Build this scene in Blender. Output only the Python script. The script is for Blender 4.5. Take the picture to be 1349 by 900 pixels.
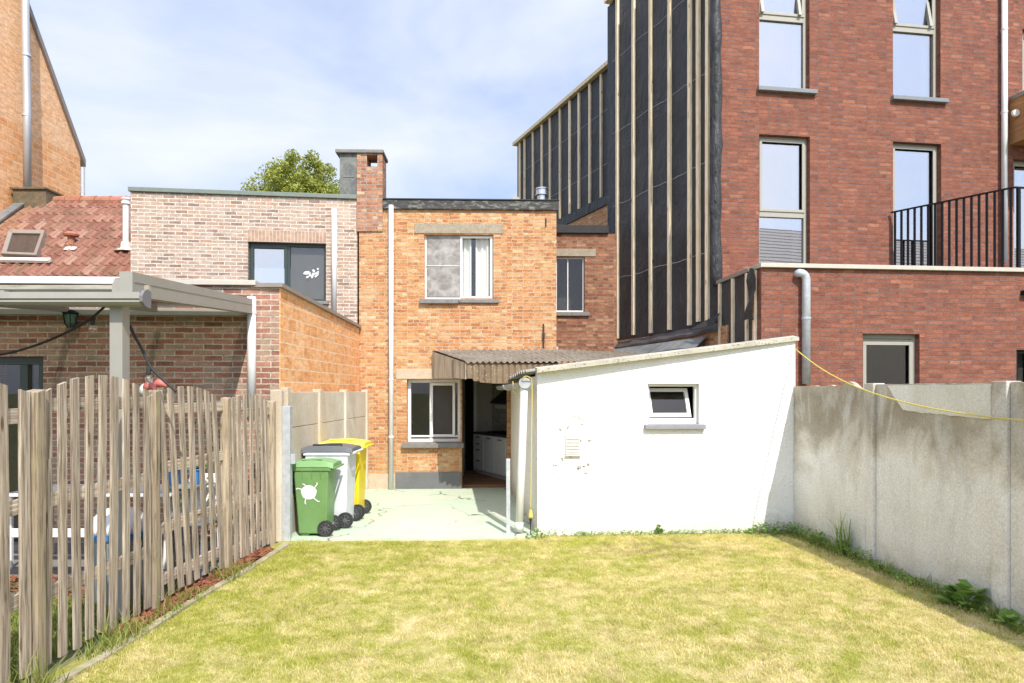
import bpy, math, random
import numpy as np
from mathutils import Vector, Matrix
R = random.Random(7)
rad = math.radians
S = bpy.context.scene
for o in list(bpy.data.objects): bpy.data.objects.remove(o)

# ------------------------------------------------------------------ camera, sky, sun, exposure
FPX, CX, HY, W0, H0, CAMZ = 900.0, 674.5, 515.0, 1349.0, 900.0, 1.75
cd = bpy.data.cameras.new('camera'); cam = bpy.data.objects.new('camera', cd)
S.collection.objects.link(cam); S.camera = cam
cam.location = (0, 0, CAMZ); cam.rotation_euler = (rad(90), 0, 0)
cd.sensor_width = 36; cd.lens = 36 * FPX / W0
cd.shift_y = (HY - H0 / 2) / W0
cd.clip_start = 0.05; cd.clip_end = 2000
SUNDIR = Vector((-.31, .83, -1)).normalized()
wd = bpy.data.worlds.new('World'); S.world = wd; wd.use_nodes = True
nt = wd.node_tree; nt.nodes.clear()
def N(nt, t, **k):
    n = nt.nodes.new(t)
    for a, b in k.items(): setattr(n, a, b)
    return n
sky = N(nt, 'ShaderNodeTexSky', sky_type='NISHITA', sun_disc=False)
sky.sun_elevation = math.asin(-SUNDIR.z); sky.sun_rotation = math.atan2(-SUNDIR.x, -SUNDIR.y)
sky.dust_density = 1.5; sky.air_density = 1.0; sky.ozone_density = 2.0
tc = N(nt, 'ShaderNodeTexCoord'); mp = N(nt, 'ShaderNodeMapping'); mp.inputs['Scale'].default_value = (1.0, 1.0, 2.2)
mp.inputs['Location'].default_value = (.35, .2, .1)
nz = N(nt, 'ShaderNodeTexNoise'); nz.inputs['Scale'].default_value = 2.1; nz.inputs['Detail'].default_value = 9; nz.inputs['Roughness'].default_value = .52
nz.inputs['Distortion'].default_value = .25
cr = N(nt, 'ShaderNodeValToRGB'); cr.color_ramp.elements[0].position = .41; cr.color_ramp.elements[0].color = (.12,)*3+(1,)
cr.color_ramp.elements[1].position = .68; cr.color_ramp.elements[1].color = (.95,)*3+(1,)
mx = N(nt, 'ShaderNodeMix', data_type='RGBA')
mx.inputs['B'].default_value = (6.3, 6.6, 7.3, 1)
bg = N(nt, 'ShaderNodeBackground'); bg.inputs['Strength'].default_value = .10
wo = N(nt, 'ShaderNodeOutputWorld')
L = nt.links.new
L(tc.outputs['Generated'], mp.inputs['Vector']); L(mp.outputs['Vector'], nz.inputs['Vector'])
L(nz.outputs['Fac'], cr.inputs['Fac']); L(cr.outputs['Color'], mx.inputs['Factor'])
# sky brightened towards the sun, behind the camera, as added fill light
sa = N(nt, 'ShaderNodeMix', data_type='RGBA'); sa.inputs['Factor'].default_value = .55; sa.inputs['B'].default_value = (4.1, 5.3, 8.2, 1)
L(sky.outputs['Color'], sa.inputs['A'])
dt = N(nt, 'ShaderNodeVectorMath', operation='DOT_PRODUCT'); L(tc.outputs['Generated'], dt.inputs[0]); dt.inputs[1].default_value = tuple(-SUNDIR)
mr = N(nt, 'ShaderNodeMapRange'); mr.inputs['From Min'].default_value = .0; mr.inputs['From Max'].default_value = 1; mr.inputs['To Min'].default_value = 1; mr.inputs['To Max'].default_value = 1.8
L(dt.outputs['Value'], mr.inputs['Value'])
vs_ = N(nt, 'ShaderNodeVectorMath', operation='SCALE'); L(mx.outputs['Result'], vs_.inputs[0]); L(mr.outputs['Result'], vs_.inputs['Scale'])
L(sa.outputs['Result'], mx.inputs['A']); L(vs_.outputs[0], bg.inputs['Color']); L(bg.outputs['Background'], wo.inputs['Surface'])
sd = bpy.data.lights.new('sun', 'SUN'); so = bpy.data.objects.new('sun', sd); S.collection.objects.link(so)
sd.energy = 3.7; sd.angle = rad(.55); sd.color = (1, .95, .86)
so.rotation_euler = SUNDIR.to_track_quat('-Z', 'Y').to_euler(); so.location = (5, -10, 15)
S.view_settings.view_transform = 'Standard'; S.view_settings.look = 'None'
S.view_settings.exposure = .62; S.view_settings.gamma = 1; S.view_settings.use_curve_mapping = False
S.render.engine = 'CYCLES'; S.cycles.max_bounces = 8; S.cycles.transparent_max_bounces = 12
S.cycles.use_denoising = True
S.cycles.caustics_reflective = False; S.cycles.caustics_refractive = False

# ------------------------------------------------------------------ helpers
def tag(o, label=None, cat=None, group=None, kind=None):
    if label: o['label'] = label
    if cat: o['category'] = cat
    if group: o['group'] = group
    if kind: o['kind'] = kind
    return o
def thing(name, label, cat, loc=(0, 0, 0), group=None):
    o = bpy.data.objects.new(name, None); S.collection.objects.link(o); o.location = loc
    o.empty_display_size = .2
    return tag(o, label, cat, group)
def worldloc(o):
    v = Vector((0, 0, 0))
    while o: v += o.location; o = o.parent
    return v
class MB:
    def __init__(s): s.v = []; s.f = []
    def add(s, vs, fs):
        b = len(s.v); s.v += [tuple(v) for v in vs]; s.f += [tuple(i + b for i in f) for f in fs]; return s
    def quad(s, a, b, c, d): return s.add([a, b, c, d], [(0, 1, 2, 3)])
    def hexa(s, p):   # 8 points: bottom 4 ccw, top 4 ccw
        return s.add(p, [(3, 2, 1, 0), (4, 5, 6, 7), (0, 1, 5, 4), (1, 2, 6, 5), (2, 3, 7, 6), (3, 0, 4, 7)])
    def box(s, x0, x1, y0, y1, z0, z1):
        return s.hexa([(x0, y0, z0), (x1, y0, z0), (x1, y1, z0), (x0, y1, z0), (x0, y0, z1), (x1, y0, z1), (x1, y1, z1), (x0, y1, z1)])
    def prism(s, pts, off):   # polygon (list of 3D points) extruded by vector off
        n = len(pts); off = Vector(off); a = [Vector(p) for p in pts]; b = [p + off for p in a]
        fs = [tuple(range(n - 1, -1, -1)), tuple(range(n, 2 * n))] + [(i, (i + 1) % n, n + (i + 1) % n, n + i) for i in range(n)]
        return s.add(a + b, fs)
    def tube(s, pts, r, n=10, cap=True, rr=None):
        pts = [Vector(p) for p in pts]; m = len(pts); vs = []
        for i, p in enumerate(pts):
            d = (pts[min(i + 1, m - 1)] - pts[max(i - 1, 0)]).normalized()
            ref = Vector((0, 0, 1)) if abs(d.z) < .9 else Vector((1, 0, 0))
            a = d.cross(ref).normalized(); b = d.cross(a).normalized()
            ri = rr[i] if rr else r
            for k in range(n):
                t = 2 * math.pi * k / n; vs.append(p + a * math.cos(t) * ri + b * math.sin(t) * ri)
        fs = [(i * n + k, i * n + (k + 1) % n, (i + 1) * n + (k + 1) % n, (i + 1) * n + k) for i in range(m - 1) for k in range(n)]
        if cap: fs += [tuple(range(n - 1, -1, -1)), tuple((m - 1) * n + k for k in range(n))]
        return s.add(vs, fs)
    def lathe(s, c, prof, axis='Z', n=20):
        vs = []
        for r, h in prof:
            for k in range(n):
                t = 2 * math.pi * k / n; a, b = r * math.cos(t), r * math.sin(t)
                vs.append((c[0] + a, c[1] + b, c[2] + h) if axis == 'Z' else (c[0] + a, c[1] + h, c[2] + b))
        m = len(prof); fs = [(i * n + k, i * n + (k + 1) % n, (i + 1) * n + (k + 1) % n, (i + 1) * n + k) for i in range(m - 1) for k in range(n)]
        fs += [tuple(range(n - 1, -1, -1)), tuple((m - 1) * n + k for k in range(n))]
        return s.add(vs, fs)
    def build(s, name, mat, parent=None, bevel=0, smooth=False, fix=True, label=None):
        org = worldloc(parent) if parent else Vector((0, 0, 0))
        me = bpy.data.meshes.new(name)
        me.from_pydata([(v[0] - org.x, v[1] - org.y, v[2] - org.z) for v in s.v], [], s.f)
        if fix:
            import bmesh
            bm = bmesh.new(); bm.from_mesh(me); bmesh.ops.recalc_face_normals(bm, faces=bm.faces); bm.to_mesh(me); bm.free()
        uv = me.uv_layers.new(name='UVMap')
        co = np.empty(len(me.vertices) * 3); me.vertices.foreach_get('co', co); co = co.reshape(-1, 3) + np.array(org)
        for p in me.polygons:
            n = p.normal
            if abs(n.z) > .97: t, b = Vector((1, 0, 0)), Vector((0, 1, 0))
            else: t = Vector((0, 0, 1)).cross(n).normalized(); b = n.cross(t)
            for li in p.loop_indices:
                c = co[me.loops[li].vertex_index]
                uv.data[li].uv = (c[0] * t.x + c[1] * t.y + c[2] * t.z, c[0] * b.x + c[1] * b.y + c[2] * b.z)
        if smooth:
            for p in me.polygons: p.use_smooth = True
        me.materials.append(mat)
        o = bpy.data.objects.new(name, me); S.collection.objects.link(o)
        if parent: o.parent = parent
        if bevel:
            m = o.modifiers.new('b', 'BEVEL'); m.width = bevel; m.segments = 2; m.limit_method = 'ANGLE'; m.angle_limit = rad(40)
        if label: o['label'] = label
        return o
def at(px, py, Y): return Vector(((px - CX) / FPX * Y, Y, CAMZ + (HY - py) / FPX * Y))
def gnd(px, py):
    Y = CAMZ * FPX / (py - HY); return Vector(((px - CX) / FPX * Y, Y, 0))
class Frame:
    def __init__(s, o, d):
        s.o = Vector((o[0], o[1])); s.d = Vector((d[0], d[1])).normalized(); s.n = Vector((s.d.y, -s.d.x))
    def P(s, u, n, z):
        q = s.o + s.d * u + s.n * n; return Vector((q.x, q.y, z))
    def hit(s, px, py=HY, n=0):
        r = ((px - CX) / FPX, 1.0); o = s.o + s.n * n
        # o + u d = t r
        det = s.d.x * -r[1] + s.d.y * r[0]
        u = (-o.x * -r[1] + -o.y * r[0]) / det
        Y = o.y + s.d.y * u
        return u, CAMZ + (HY - py) / FPX * Y
    def box(s, mb, u0, u1, n0, n1, z0, z1):
        P = s.P
        return mb.hexa([P(u0, n1, z0), P(u1, n1, z0), P(u1, n0, z0), P(u0, n0, z0), P(u0, n1, z1), P(u1, n1, z1), P(u1, n0, z1), P(u0, n0, z1)])
    def wall(s, mb, u0, u1, z0, z1, th=.25, ops=(), ztop=None, n=0, ucuts=()):
        us = sorted(set([u0, u1] + [c for c in ucuts if u0 < c < u1] + [x for o in ops for x in o[:2] if u0 < x < u1]))
        zs = sorted(set([z0, z1] + [x for o in ops for x in o[2:4] if z0 < x < z1]))
        def zz(i, u): return ztop(u) if (ztop and i == len(zs) - 1) else zs[i]
        def inside(a, b):
            um, zm = (us[a] + us[a + 1]) / 2, (zs[b] + zs[b + 1]) / 2
            return any(o[0] < um < o[1] and o[2] < zm < o[3] for o in ops)
        A, B = len(us) - 1, len(zs) - 1; P = s.P
        solid = {(a, b) for a in range(A) for b in range(B) if not inside(a, b)}
        for a, b in solid:
            ua, ub = us[a], us[a + 1]
            p = [(ua, zz(b, ua)), (ub, zz(b, ub)), (ub, zz(b + 1, ub)), (ua, zz(b + 1, ua))]
            mb.quad(*[P(u, n, z) for u, z in p]); mb.quad(*[P(u, n - th, z) for u, z in reversed(p)])
            for (da, db), (i, j) in (((0, -1), (0, 1)), ((1, 0), (1, 2)), ((0, 1), (2, 3)), ((-1, 0), (3, 0))):
                if (a + da, b + db) not in solid:
                    q, r = p[i], p[j]
                    mb.quad(P(q[0], n, q[1]), P(q[0], n - th, q[1]), P(r[0], n - th, r[1]), P(r[0], n, r[1]))
        return mb

# ------------------------------------------------------------------ materials
def newmat(name):
    m = bpy.data.materials.new(name); m.use_nodes = True
    t = m.node_tree; b = t.nodes['Principled BSDF']; return m, t, b
def noise(t, vec, scale, detail=4, rough=.55, dist=0):
    n = N(t, 'ShaderNodeTexNoise'); n.inputs['Scale'].default_value = scale; n.inputs['Detail'].default_value = detail
    n.inputs['Roughness'].default_value = rough; n.inputs['Distortion'].default_value = dist
    if vec is not None: t.links.new(vec, n.inputs['Vector'])
    return n.outputs['Fac']
def ramp(t, fac, stops, interp='LINEAR'):
    n = N(t, 'ShaderNodeValToRGB'); e = n.color_ramp.elements; n.color_ramp.interpolation = interp
    while len(e) < len(stops): e.new(.5)
    for el, (p, c) in zip(e, stops):
        el.position = p; el.color = (c, c, c, 1) if isinstance(c, (int, float)) else tuple(c) + (1,)
    t.links.new(fac, n.inputs['Fac']); return n.outputs['Color']
def mix(t, fac, a, b, mode='MIX'):
    n = N(t, 'ShaderNodeMix', data_type='RGBA', blend_type=mode)
    for v, k in ((fac, 'Factor'), (a, 'A'), (b, 'B')):
        if hasattr(v, 'node'): t.links.new(v, n.inputs[k])
        elif k == 'Factor': n.inputs[k].default_value = v
        else: n.inputs[k].default_value = tuple(v) + (1,)
    return n.outputs['Result']
def mth(t, op, a, b=0., clamp=False):
    n = N(t, 'ShaderNodeMath', operation=op); n.use_clamp = clamp
    for i, v in enumerate((a, b)):
        if hasattr(v, 'node'): t.links.new(v, n.inputs[i])
        else: n.inputs[i].default_value = v
    return n.outputs[0]
def mapping(t, vec, scale=(1, 1, 1), loc=(0, 0, 0), rot=(0, 0, 0)):
    n = N(t, 'ShaderNodeMapping'); n.inputs['Scale'].default_value = scale; n.inputs['Location'].default_value = loc; n.inputs['Rotation'].default_value = rot
    t.links.new(vec, n.inputs['Vector']); return n.outputs['Vector']
def uvo(t): return N(t, 'ShaderNodeUVMap').outputs['UV']
def pos(t): return N(t, 'ShaderNodeNewGeometry').outputs['Position']
def bump(t, b, h, strength=.4, dist=.01):
    n = N(t, 'ShaderNodeBump'); n.inputs['Strength'].default_value = strength; n.inputs['Distance'].default_value = dist
    t.links.new(h, n.inputs['Height']); t.links.new(n.outputs['Normal'], b.inputs['Normal'])
def bricks(name, stops, mortar, bw=.21, bh=.065, ms=.006, wobble=.004, stain=.35, rough=.9, off=.5, staincol=(.5, .45, .4), bmp=.7, streaks=0, patch=None, squash=1.):
    m, t, b = newmat(name); uv = uvo(t)
    w = N(t, 'ShaderNodeTexNoise'); w.inputs['Scale'].default_value = 9; w.inputs['Detail'].default_value = 3; t.links.new(uv, w.inputs['Vector'])
    sub = N(t, 'ShaderNodeVectorMath', operation='SUBTRACT'); t.links.new(w.outputs['Color'], sub.inputs[0]); sub.inputs[1].default_value = (.5, .5, .5)
    sc = N(t, 'ShaderNodeVectorMath', operation='SCALE'); t.links.new(sub.outputs[0], sc.inputs[0]); sc.inputs['Scale'].default_value = wobble * 4
    ad = N(t, 'ShaderNodeVectorMath', operation='ADD'); t.links.new(uv, ad.inputs[0]); t.links.new(sc.outputs[0], ad.inputs[1])
    def br(m_s, o=off, v=None):
        k = N(t, 'ShaderNodeTexBrick'); k.inputs['Scale'].default_value = 1; k.inputs['Brick Width'].default_value = bw; k.inputs['Row Height'].default_value = bh
        k.inputs['Mortar Size'].default_value = m_s; k.inputs['Mortar Smooth'].default_value = .25; k.inputs['Color1'].default_value = (0, 0, 0, 1); k.inputs['Color2'].default_value = (1, 1, 1, 1)
        k.offset = o; k.squash = squash; k.squash_frequency = 2; k.inputs['Mortar'].default_value = (.5, .5, .5, 1); t.links.new(v or ad.outputs[0], k.inputs['Vector']); return k
    k = br(ms)
    col = ramp(t, k.outputs['Color'], stops)
    fine = noise(t, uv, 45, 5, .65); col = mix(t, 1, col, ramp(t, fine, [(.3, .68), (.7, 1.25)]), 'MULTIPLY')
    col = mix(t, 1, col, ramp(t, noise(t, mapping(t, uv, (7, 15, 1)), 1, 3, .6), [(.3, .74), (.7, 1.22)]), 'MULTIPLY')
    mf = noise(t, uv, 30, 4, .7)
    mc = mix(t, 1, mortar, ramp(t, mf, [(.25, .6), (.75, 1.15)]), 'MULTIPLY')
    gap = ramp(t, noise(t, mapping(t, uv, (5, 9, 1)), 2.2, 4, .7), [(.56, 0.), (.66, .8)]); mc = mix(t, gap, mc, tuple(x * .28 for x in mortar))
    fac = mth(t, 'MULTIPLY', k.outputs['Fac'], ramp(t, noise(t, uv, 14, 4), [(.25, .55), (.5, 1.0)]))
    col = mix(t, fac, col, mc)
    big = ramp(t, noise(t, uv, .9, 5, .6, .4), [(.38, 0.), (.68, 1.)])
    col = mix(t, mth(t, 'MULTIPLY', big, stain), col, mix(t, 1, col, staincol, 'MULTIPLY'))
    if streaks:
        s = ramp(t, noise(t, mapping(t, uv, (3.0, .35, 1)), 2, 5, .6), [(.5, 0.), (.75, 1.)])
        col = mix(t, mth(t, 'MULTIPLY', s, streaks), col, (.06, .05, .04))
    if patch:
        pc, amt, scl = patch
        s = ramp(t, noise(t, mapping(t, uv, (1, 1, 1), (7, 3, 0)), scl, 5, .7), [(.5, 0.), (.66, 1.)])
        col = mix(t, mth(t, 'MULTIPLY', s, amt), col, pc)
    t.links.new(col, b.inputs['Base Color']); b.inputs['Roughness'].default_value = rough; b.inputs['Specular IOR Level'].default_value = .25
    h = mth(t, 'ADD', mth(t, 'MULTIPLY', k.outputs['Fac'], -1.), mth(t, 'MULTIPLY', fine, .55))
    h = mth(t, 'ADD', h, mth(t, 'MULTIPLY', k.outputs['Color'], .25))
    bump(t, b, h, bmp, .012); return m
def plain(name, col, rough=.6, metal=0, var=.12, scale=12, bmp=.08, spec=.5, col2=None, stretch=(1, 1, 1), lo=.4, hi=.65, useuv=False, dist=.004):
    m, t, b = newmat(name); v = mapping(t, uvo(t) if useuv else pos(t), stretch)
    n1 = noise(t, v, scale, 6, .6)
    c = mix(t, 1, col, ramp(t, n1, [(.3, 1 - var), (.7, 1 + var * .6)]), 'MULTIPLY')
    if col2: c = mix(t, ramp(t, noise(t, v, scale * .33, 6, .65, .3), [(lo, 0.), (hi, 1.)]), c, col2)
    t.links.new(c, b.inputs['Base Color']); b.inputs['Roughness'].default_value = rough; b.inputs['Metallic'].default_value = metal; b.inputs['Specular IOR Level'].default_value = spec
    if bmp: bump(t, b, noise(t, v, scale * 3, 5, .6), bmp, dist)
    return m
def wood(name, c1, c2, c3=None, vertical=True, rough=.85, scale=1.):
    m, t, b = newmat(name); uv = uvo(t)
    oi = N(t, 'ShaderNodeObjectInfo').outputs['Random']
    cmb = N(t, 'ShaderNodeCombineXYZ'); t.links.new(mth(t, 'MULTIPLY', oi, 37.), cmb.inputs[0]); t.links.new(mth(t, 'MULTIPLY', oi, 91.), cmb.inputs[1])
    ad = N(t, 'ShaderNodeVectorMath', operation='ADD'); t.links.new(uv, ad.inputs[0]); t.links.new(cmb.outputs[0], ad.inputs[1])
    v = mapping(t, ad.outputs[0], (45 * scale, 1.8 * scale, 1) if vertical else (1.8 * scale, 45 * scale, 1))
    g = noise(t, v, 1, 6, .65, .6)
    c = mix(t, ramp(t, g, [(.36, 0.), (.62, 1.)]), c1, c2)
    g3 = noise(t, mapping(t, ad.outputs[0], (120, 3, 1) if vertical else (3, 120, 1)), 1, 3, .6, .3)
    c = mix(t, 1, c, ramp(t, g3, [(.34, .45), (.5, 1.0)]), 'MULTIPLY')
    kn = N(t, 'ShaderNodeTexVoronoi'); kn.inputs['Scale'].default_value = 1; t.links.new(mapping(t, ad.outputs[0], (9, 2.4, 1) if vertical else (2.4, 9, 1)), kn.inputs['Vector'])
    c = mix(t, ramp(t, kn.outputs['Distance'], [(.07, .85), (.13, 0.)]), c, (.1, .06, .03))
    if c3: c = mix(t, ramp(t, noise(t, ad.outputs[0], 3.2, 5, .6), [(.5, 0.), (.72, .8)]), c, c3)
    rv = mth(t, 'ADD', mth(t, 'MULTIPLY', oi, .35), .80)
    cc = N(t, 'ShaderNodeCombineColor'); [t.links.new(rv, cc.inputs[i]) for i in range(3)]
    c = mix(t, 1, c, cc.outputs[0], 'MULTIPLY')
    t.links.new(c, b.inputs['Base Color']); b.inputs['Roughness'].default_value = rough; b.inputs['Specular IOR Level'].default_value = .2
    bump(t, b, g, .5, .004); return m
def glassmat(name, refl=.6, tint=(.85, .9, .9), rough=.0, base=None, wav=.0):
    m, t, b = newmat(name); t.nodes.remove(b); out = t.nodes['Material Output']
    g = N(t, 'ShaderNodeBsdfGlossy'); g.inputs['Roughness'].default_value = rough; g.inputs['Color'].default_value = (1, .955, .93, 1)
    if base: tr = N(t, 'ShaderNodeBsdfDiffuse'); tr.inputs['Color'].default_value = base + (1,)
    else: tr = N(t, 'ShaderNodeBsdfTransparent'); tr.inputs['Color'].default_value = tint + (1,)
    lw = N(t, 'ShaderNodeLayerWeight'); lw.inputs['Blend'].default_value = .35
    f = mth(t, 'ADD', mth(t, 'MULTIPLY', mth(t, 'POWER', lw.outputs['Facing'], 3.), .5), refl, True)
    if wav:
        bp = N(t, 'ShaderNodeBump'); bp.inputs['Strength'].default_value = wav; bp.inputs['Distance'].default_value = .01
        t.links.new(noise(t, pos(t), 1.6, 2), bp.inputs['Height']); t.links.new(bp.outputs[0], g.inputs['Normal'])
    mx = N(t, 'ShaderNodeMixShader'); t.links.new(f, mx.inputs[0]); t.links.new(tr.outputs[0], mx.inputs[1]); t.links.new(g.outputs[0], mx.inputs[2])
    t.links.new(mx.outputs[0], out.inputs['Surface']); return m

M = {}
M['orange_brick'] = bricks('orange_brick', [(0, (.41, .165, .075)), (.25, (.51, .22, .09)), (.6, (.58, .285, .12)), (.85, (.62, .34, .15)), (1, (.66, .46, .27))], (.62, .46, .30), .185, .059, .0085, .010, .35, staincol=(.74, .56, .46), bmp=1.0, patch=((.64, .46, .28), .35, 3), squash=.55)
M['old_red_brick'] = bricks('old_red_brick', [(0, (.20, .08, .05)), (.4, (.31, .13, .075)), (.8, (.38, .18, .10)), (1, (.44, .25, .15))], (.32, .23, .16), .185, .061, .0075, .006, .5, staincol=(.7, .6, .6), bmp=.9, squash=.55)
M['pale_brick'] = bricks('pale_brick', [(0, (.25, .175, .145)), (.25, (.39, .26, .195)), (.5, (.42, .325, .26)), (.75, (.47, .345, .265)), (1, (.45, .28, .20))], (.68, .62, .54), .20, .062, .0095, .004, .2, bmp=.5, staincol=(.9, .85, .8), patch=((.54, .46, .40), .4, 2.2))
M['brown_brick'] = bricks('brown_brick', [(0, (.25, .12, .085)), (.3, (.38, .17, .12)), (.55, (.41, .27, .20)), (.8, (.34, .25, .19)), (1, (.45, .22, .155))], (.58, .51, .42), .22, .0655, .0085, .004, .2, bmp=.6)
M['red_brick'] = bricks('red_brick', [(0, (.20, .074, .05)), (.4, (.245, .09, .058)), (.8, (.28, .104, .065)), (.97, (.31, .12, .073)), (1, (.35, .15, .09))], (.21, .145, .125), .215, .062, .0065, .009, .3, bmp=1.0, staincol=(.8, .78, .8), patch=((.29, .125, .08), .35, 5), squash=.8)
M['clay_block'] = bricks('clay_block', [(0, (.76, .35, .14)), (.4, (.82, .40, .17)), (.8, (.85, .44, .20)), (1, (.87, .50, .26))], (.90, .68, .47), .30, .155, .009, .003, .2, bmp=.3, staincol=(.88, .76, .66), patch=((.86, .58, .36), .45, 2))
M['clay_block_pale'] = bricks('clay_block_pale', [(0, (.88, .50, .26)), (1, (.90, .56, .33))], (.74, .46, .27), .45, .21, .004, .002, .1, bmp=.15, staincol=(.9, .8, .7))
M['chimney_brick'] = bricks('chimney_brick', [(0, (.28, .12, .075)), (.4, (.44, .19, .11)), (.8, (.54, .28, .15)), (1, (.62, .42, .25))], (.44, .36, .30), .185, .061, .0085, .008, .4, staincol=(.7, .6, .55), bmp=1, squash=.55, patch=((.40, .33, .28), .4, 5))
M['tile_wall'] = bricks('tile_wall', [(0, (.5, .48, .42)), (1, (.56, .53, .47))], (.35, .33, .3), .10, .10, .003, 0, .1, bmp=.1, off=0)
M['tiles'] = plain('roof_tiles', (.36, .14, .09), .85, var=.3, scale=6, bmp=.3, col2=(.33, .20, .12), lo=.5, hi=.75)
M['moss'] = plain('mossy_brick', (.2, .14, .09), .95, var=.4, scale=20, bmp=.6, col2=(.10, .09, .05))
M['lintel'] = plain('concrete_lintel', (.36, .31, .23), .95, var=.3, scale=30, bmp=.5, col2=(.28, .23, .16))
M['sill'] = plain('blue_stone', (.2, .19, .18), .7, var=.25, scale=15, bmp=.2)
M['slate_sill'] = plain('slate_sill', (.20, .21, .225), .6, var=.15)
M['white_paint'] = plain('white_pvc', (.78, .77, .75), .4, var=.06, scale=5, bmp=.02)
M['grey_pipe'] = plain('white_drain_pipe', (.70, .70, .70), .45, var=.1, scale=4, bmp=.02, col2=(.55, .54, .52), lo=.55, hi=.8)
M['dark_frame'] = plain('dark_green_frame', (.035, .05, .045), .35, var=.1, bmp=0)
M['green_coping'] = plain('green_grey_coping', (.17, .20, .17), .5, var=.15, bmp=.05)
M['fascia'] = plain('weathered_black_fascia', (.045, .045, .042), .75, var=.4, scale=25, bmp=.5, col2=(.22, .21, .19), lo=.50, hi=.64, stretch=(1, 1, 2.5))
M['bitumen'] = plain('bitumen', (.03, .03, .03), .8, var=.3, scale=20, bmp=.3)
M['lead'] = plain('lead_sheet', (.15, .165, .17), .55, var=.3, scale=9, bmp=.25, col2=(.25, .26, .26), metal=.2)
M['zinc_box'] = plain('slate_cladding', (.12, .125, .12), .6, var=.45, scale=14, bmp=.3, col2=(.22, .22, .2), lo=.45, hi=.7)
M['galv'] = plain('galvanised_steel', (.52, .55, .58), .45, .3, var=.2, scale=14, bmp=.05)
M['stainless'] = plain('stainless_flue', (.6, .62, .63), .25, .9, var=.08, bmp=.02)
M['flue'] = plain('aluminium_flue', (.52, .53, .54), .5, .45, var=.1, scale=2, bmp=.02)
M['taupe'] = plain('taupe_aluminium', (.36, .34, .29), .4, var=.05, bmp=.02)
M['coping'] = plain('beige_coping', (.50, .46, .39), .5, var=.08, bmp=.03)
M['white_coping'] = plain('white_coping', (.68, .68, .68), .4, var=.08, bmp=.03)
M['brown_coping'] = plain('brown_coping', (.26, .22, .19), .5, var=.1, bmp=.03)
M['pergola'] = plain('grey_aluminium', (.30, .285, .25), .4, var=.06, scale=6, bmp=.02)
M['wood_sheet'] = plain('grey_green_board', (.33, .31, .24), .8, var=.3, scale=12, bmp=.2, col2=(.5, .46, .36), stretch=(.4, 1, 3))
M['battens'] = wood('pine_batten', (.88, .70, .46), (.95, .82, .60), (.78, .58, .36), scale=.7)
M['fence_wood'] = wood('weathered_fence_wood', (.19, .145, .105), (.53, .445, .35), (.36, .28, .20))
M['fence_wood_h'] = wood('weathered_rail_wood', (.34, .27, .20), (.60, .52, .42), (.36, .28, .20), vertical=False)
M['post_wood'] = wood('weathered_post_wood', (.24, .18, .125), (.48, .39, .28), (.40, .34, .20))
M['balcony_wood'] = wood('balcony_wood', (.36, .17, .07), (.5, .27, .12), vertical=False, scale=.5)
M['black_metal'] = plain('black_steel', (.010, .010, .012), .6, var=.1, bmp=0, spec=.2)
M['black_plastic'] = plain('black_plastic', (.02, .02, .022), .5, var=.15, bmp=.05)
M['black_rubber'] = plain('black_rubber', (.025, .025, .025), .75, var=.2, bmp=.1)
M['interior'] = plain('interior_plaster', (.55, .52, .47), .9, var=.1, bmp=.05)
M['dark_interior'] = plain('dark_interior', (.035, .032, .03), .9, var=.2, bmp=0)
M['black'] = plain('black_void', (.006, .006, .006), .9, var=.1, bmp=0)
M['kitchen_white'] = plain('kitchen_front', (.82, .81, .78), .35, var=.04, bmp=0)
M['floor_wood'] = wood('laminate_floor', (.2, .1, .05), (.34, .19, .1), vertical=False, scale=.4)
M['curtain'] = plain('curtain', (.88, .85, .80), .9, var=.05, bmp=.05)
M['plinth_grey'] = plain('grey_plinth_paint', (.135, .135, .14), .7, var=.12, scale=5, bmp=.15, col2=(.19, .185, .18), lo=.5, hi=.8)
M['plinth_beige'] = plain('beige_plinth', (.50, .40, .29), .9, var=.15, scale=8, bmp=.2)
M['panel_flat'] = plain('asbestos_board', (.50, .44, .34), .9, var=.25, scale=9, bmp=.25, col2=(.20, .15, .12), lo=.50, hi=.66, stretch=(2.5, 2.5, .35))
M['yellow_cord'] = plain('yellow_cord', (.62, .50, .10), .6, var=.1, bmp=0)
M['bin_green'] = plain('green_bin_plastic', (.15, .28, .095), .45, var=.12, scale=6, bmp=.05, col2=(.18, .31, .13), lo=.55, hi=.8)
M['bin_green_lid'] = plain('green_lid_plastic', (.20, .37, .15), .5, var=.12, scale=6, bmp=.05)
M['bin_white'] = plain('pale_grey_bin_plastic', (.66, .67, .70), .45, var=.1, scale=6, bmp=.05)
M['bin_lid_grey'] = plain('grey_lid_plastic', (.12, .125, .14), .45, var=.1, scale=6, bmp=.03)
M['bin_yellow'] = plain('yellow_bin_plastic', (.80, .60, .015), .4, var=.08, scale=6, bmp=.03)
M['bin_yellow_lid'] = plain('yellow_lid_plastic', (.74, .64, .08), .45, var=.08, scale=6, bmp=.03)
M['sticker'] = plain('white_sticker', (.78, .78, .78), .5, var=.04, bmp=0)
M['blue_plastic'] = plain('blue_plastic', (.03, .20, .50), .4, var=.1, bmp=0)
M['grey_tub'] = plain('grey_tub', (.27, .28, .27), .6, var=.15, bmp=.03)
M['coral'] = plain('coral_paint', (.55, .16, .13), .6, var=.2, bmp=.1)
M['offwhite'] = plain('offwhite', (.7, .68, .64), .7, var=.1, bmp=.1)
M['glass_sky'] = glassmat('reflecting_glass', .46, (.55, .6, .6), wav=.03)
M['glass_mid'] = glassmat('window_glass', .05, (.96, .97, .96), wav=.03)
M['glass_low'] = glassmat('clear_glass', .03, (.93, .94, .93))
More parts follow.
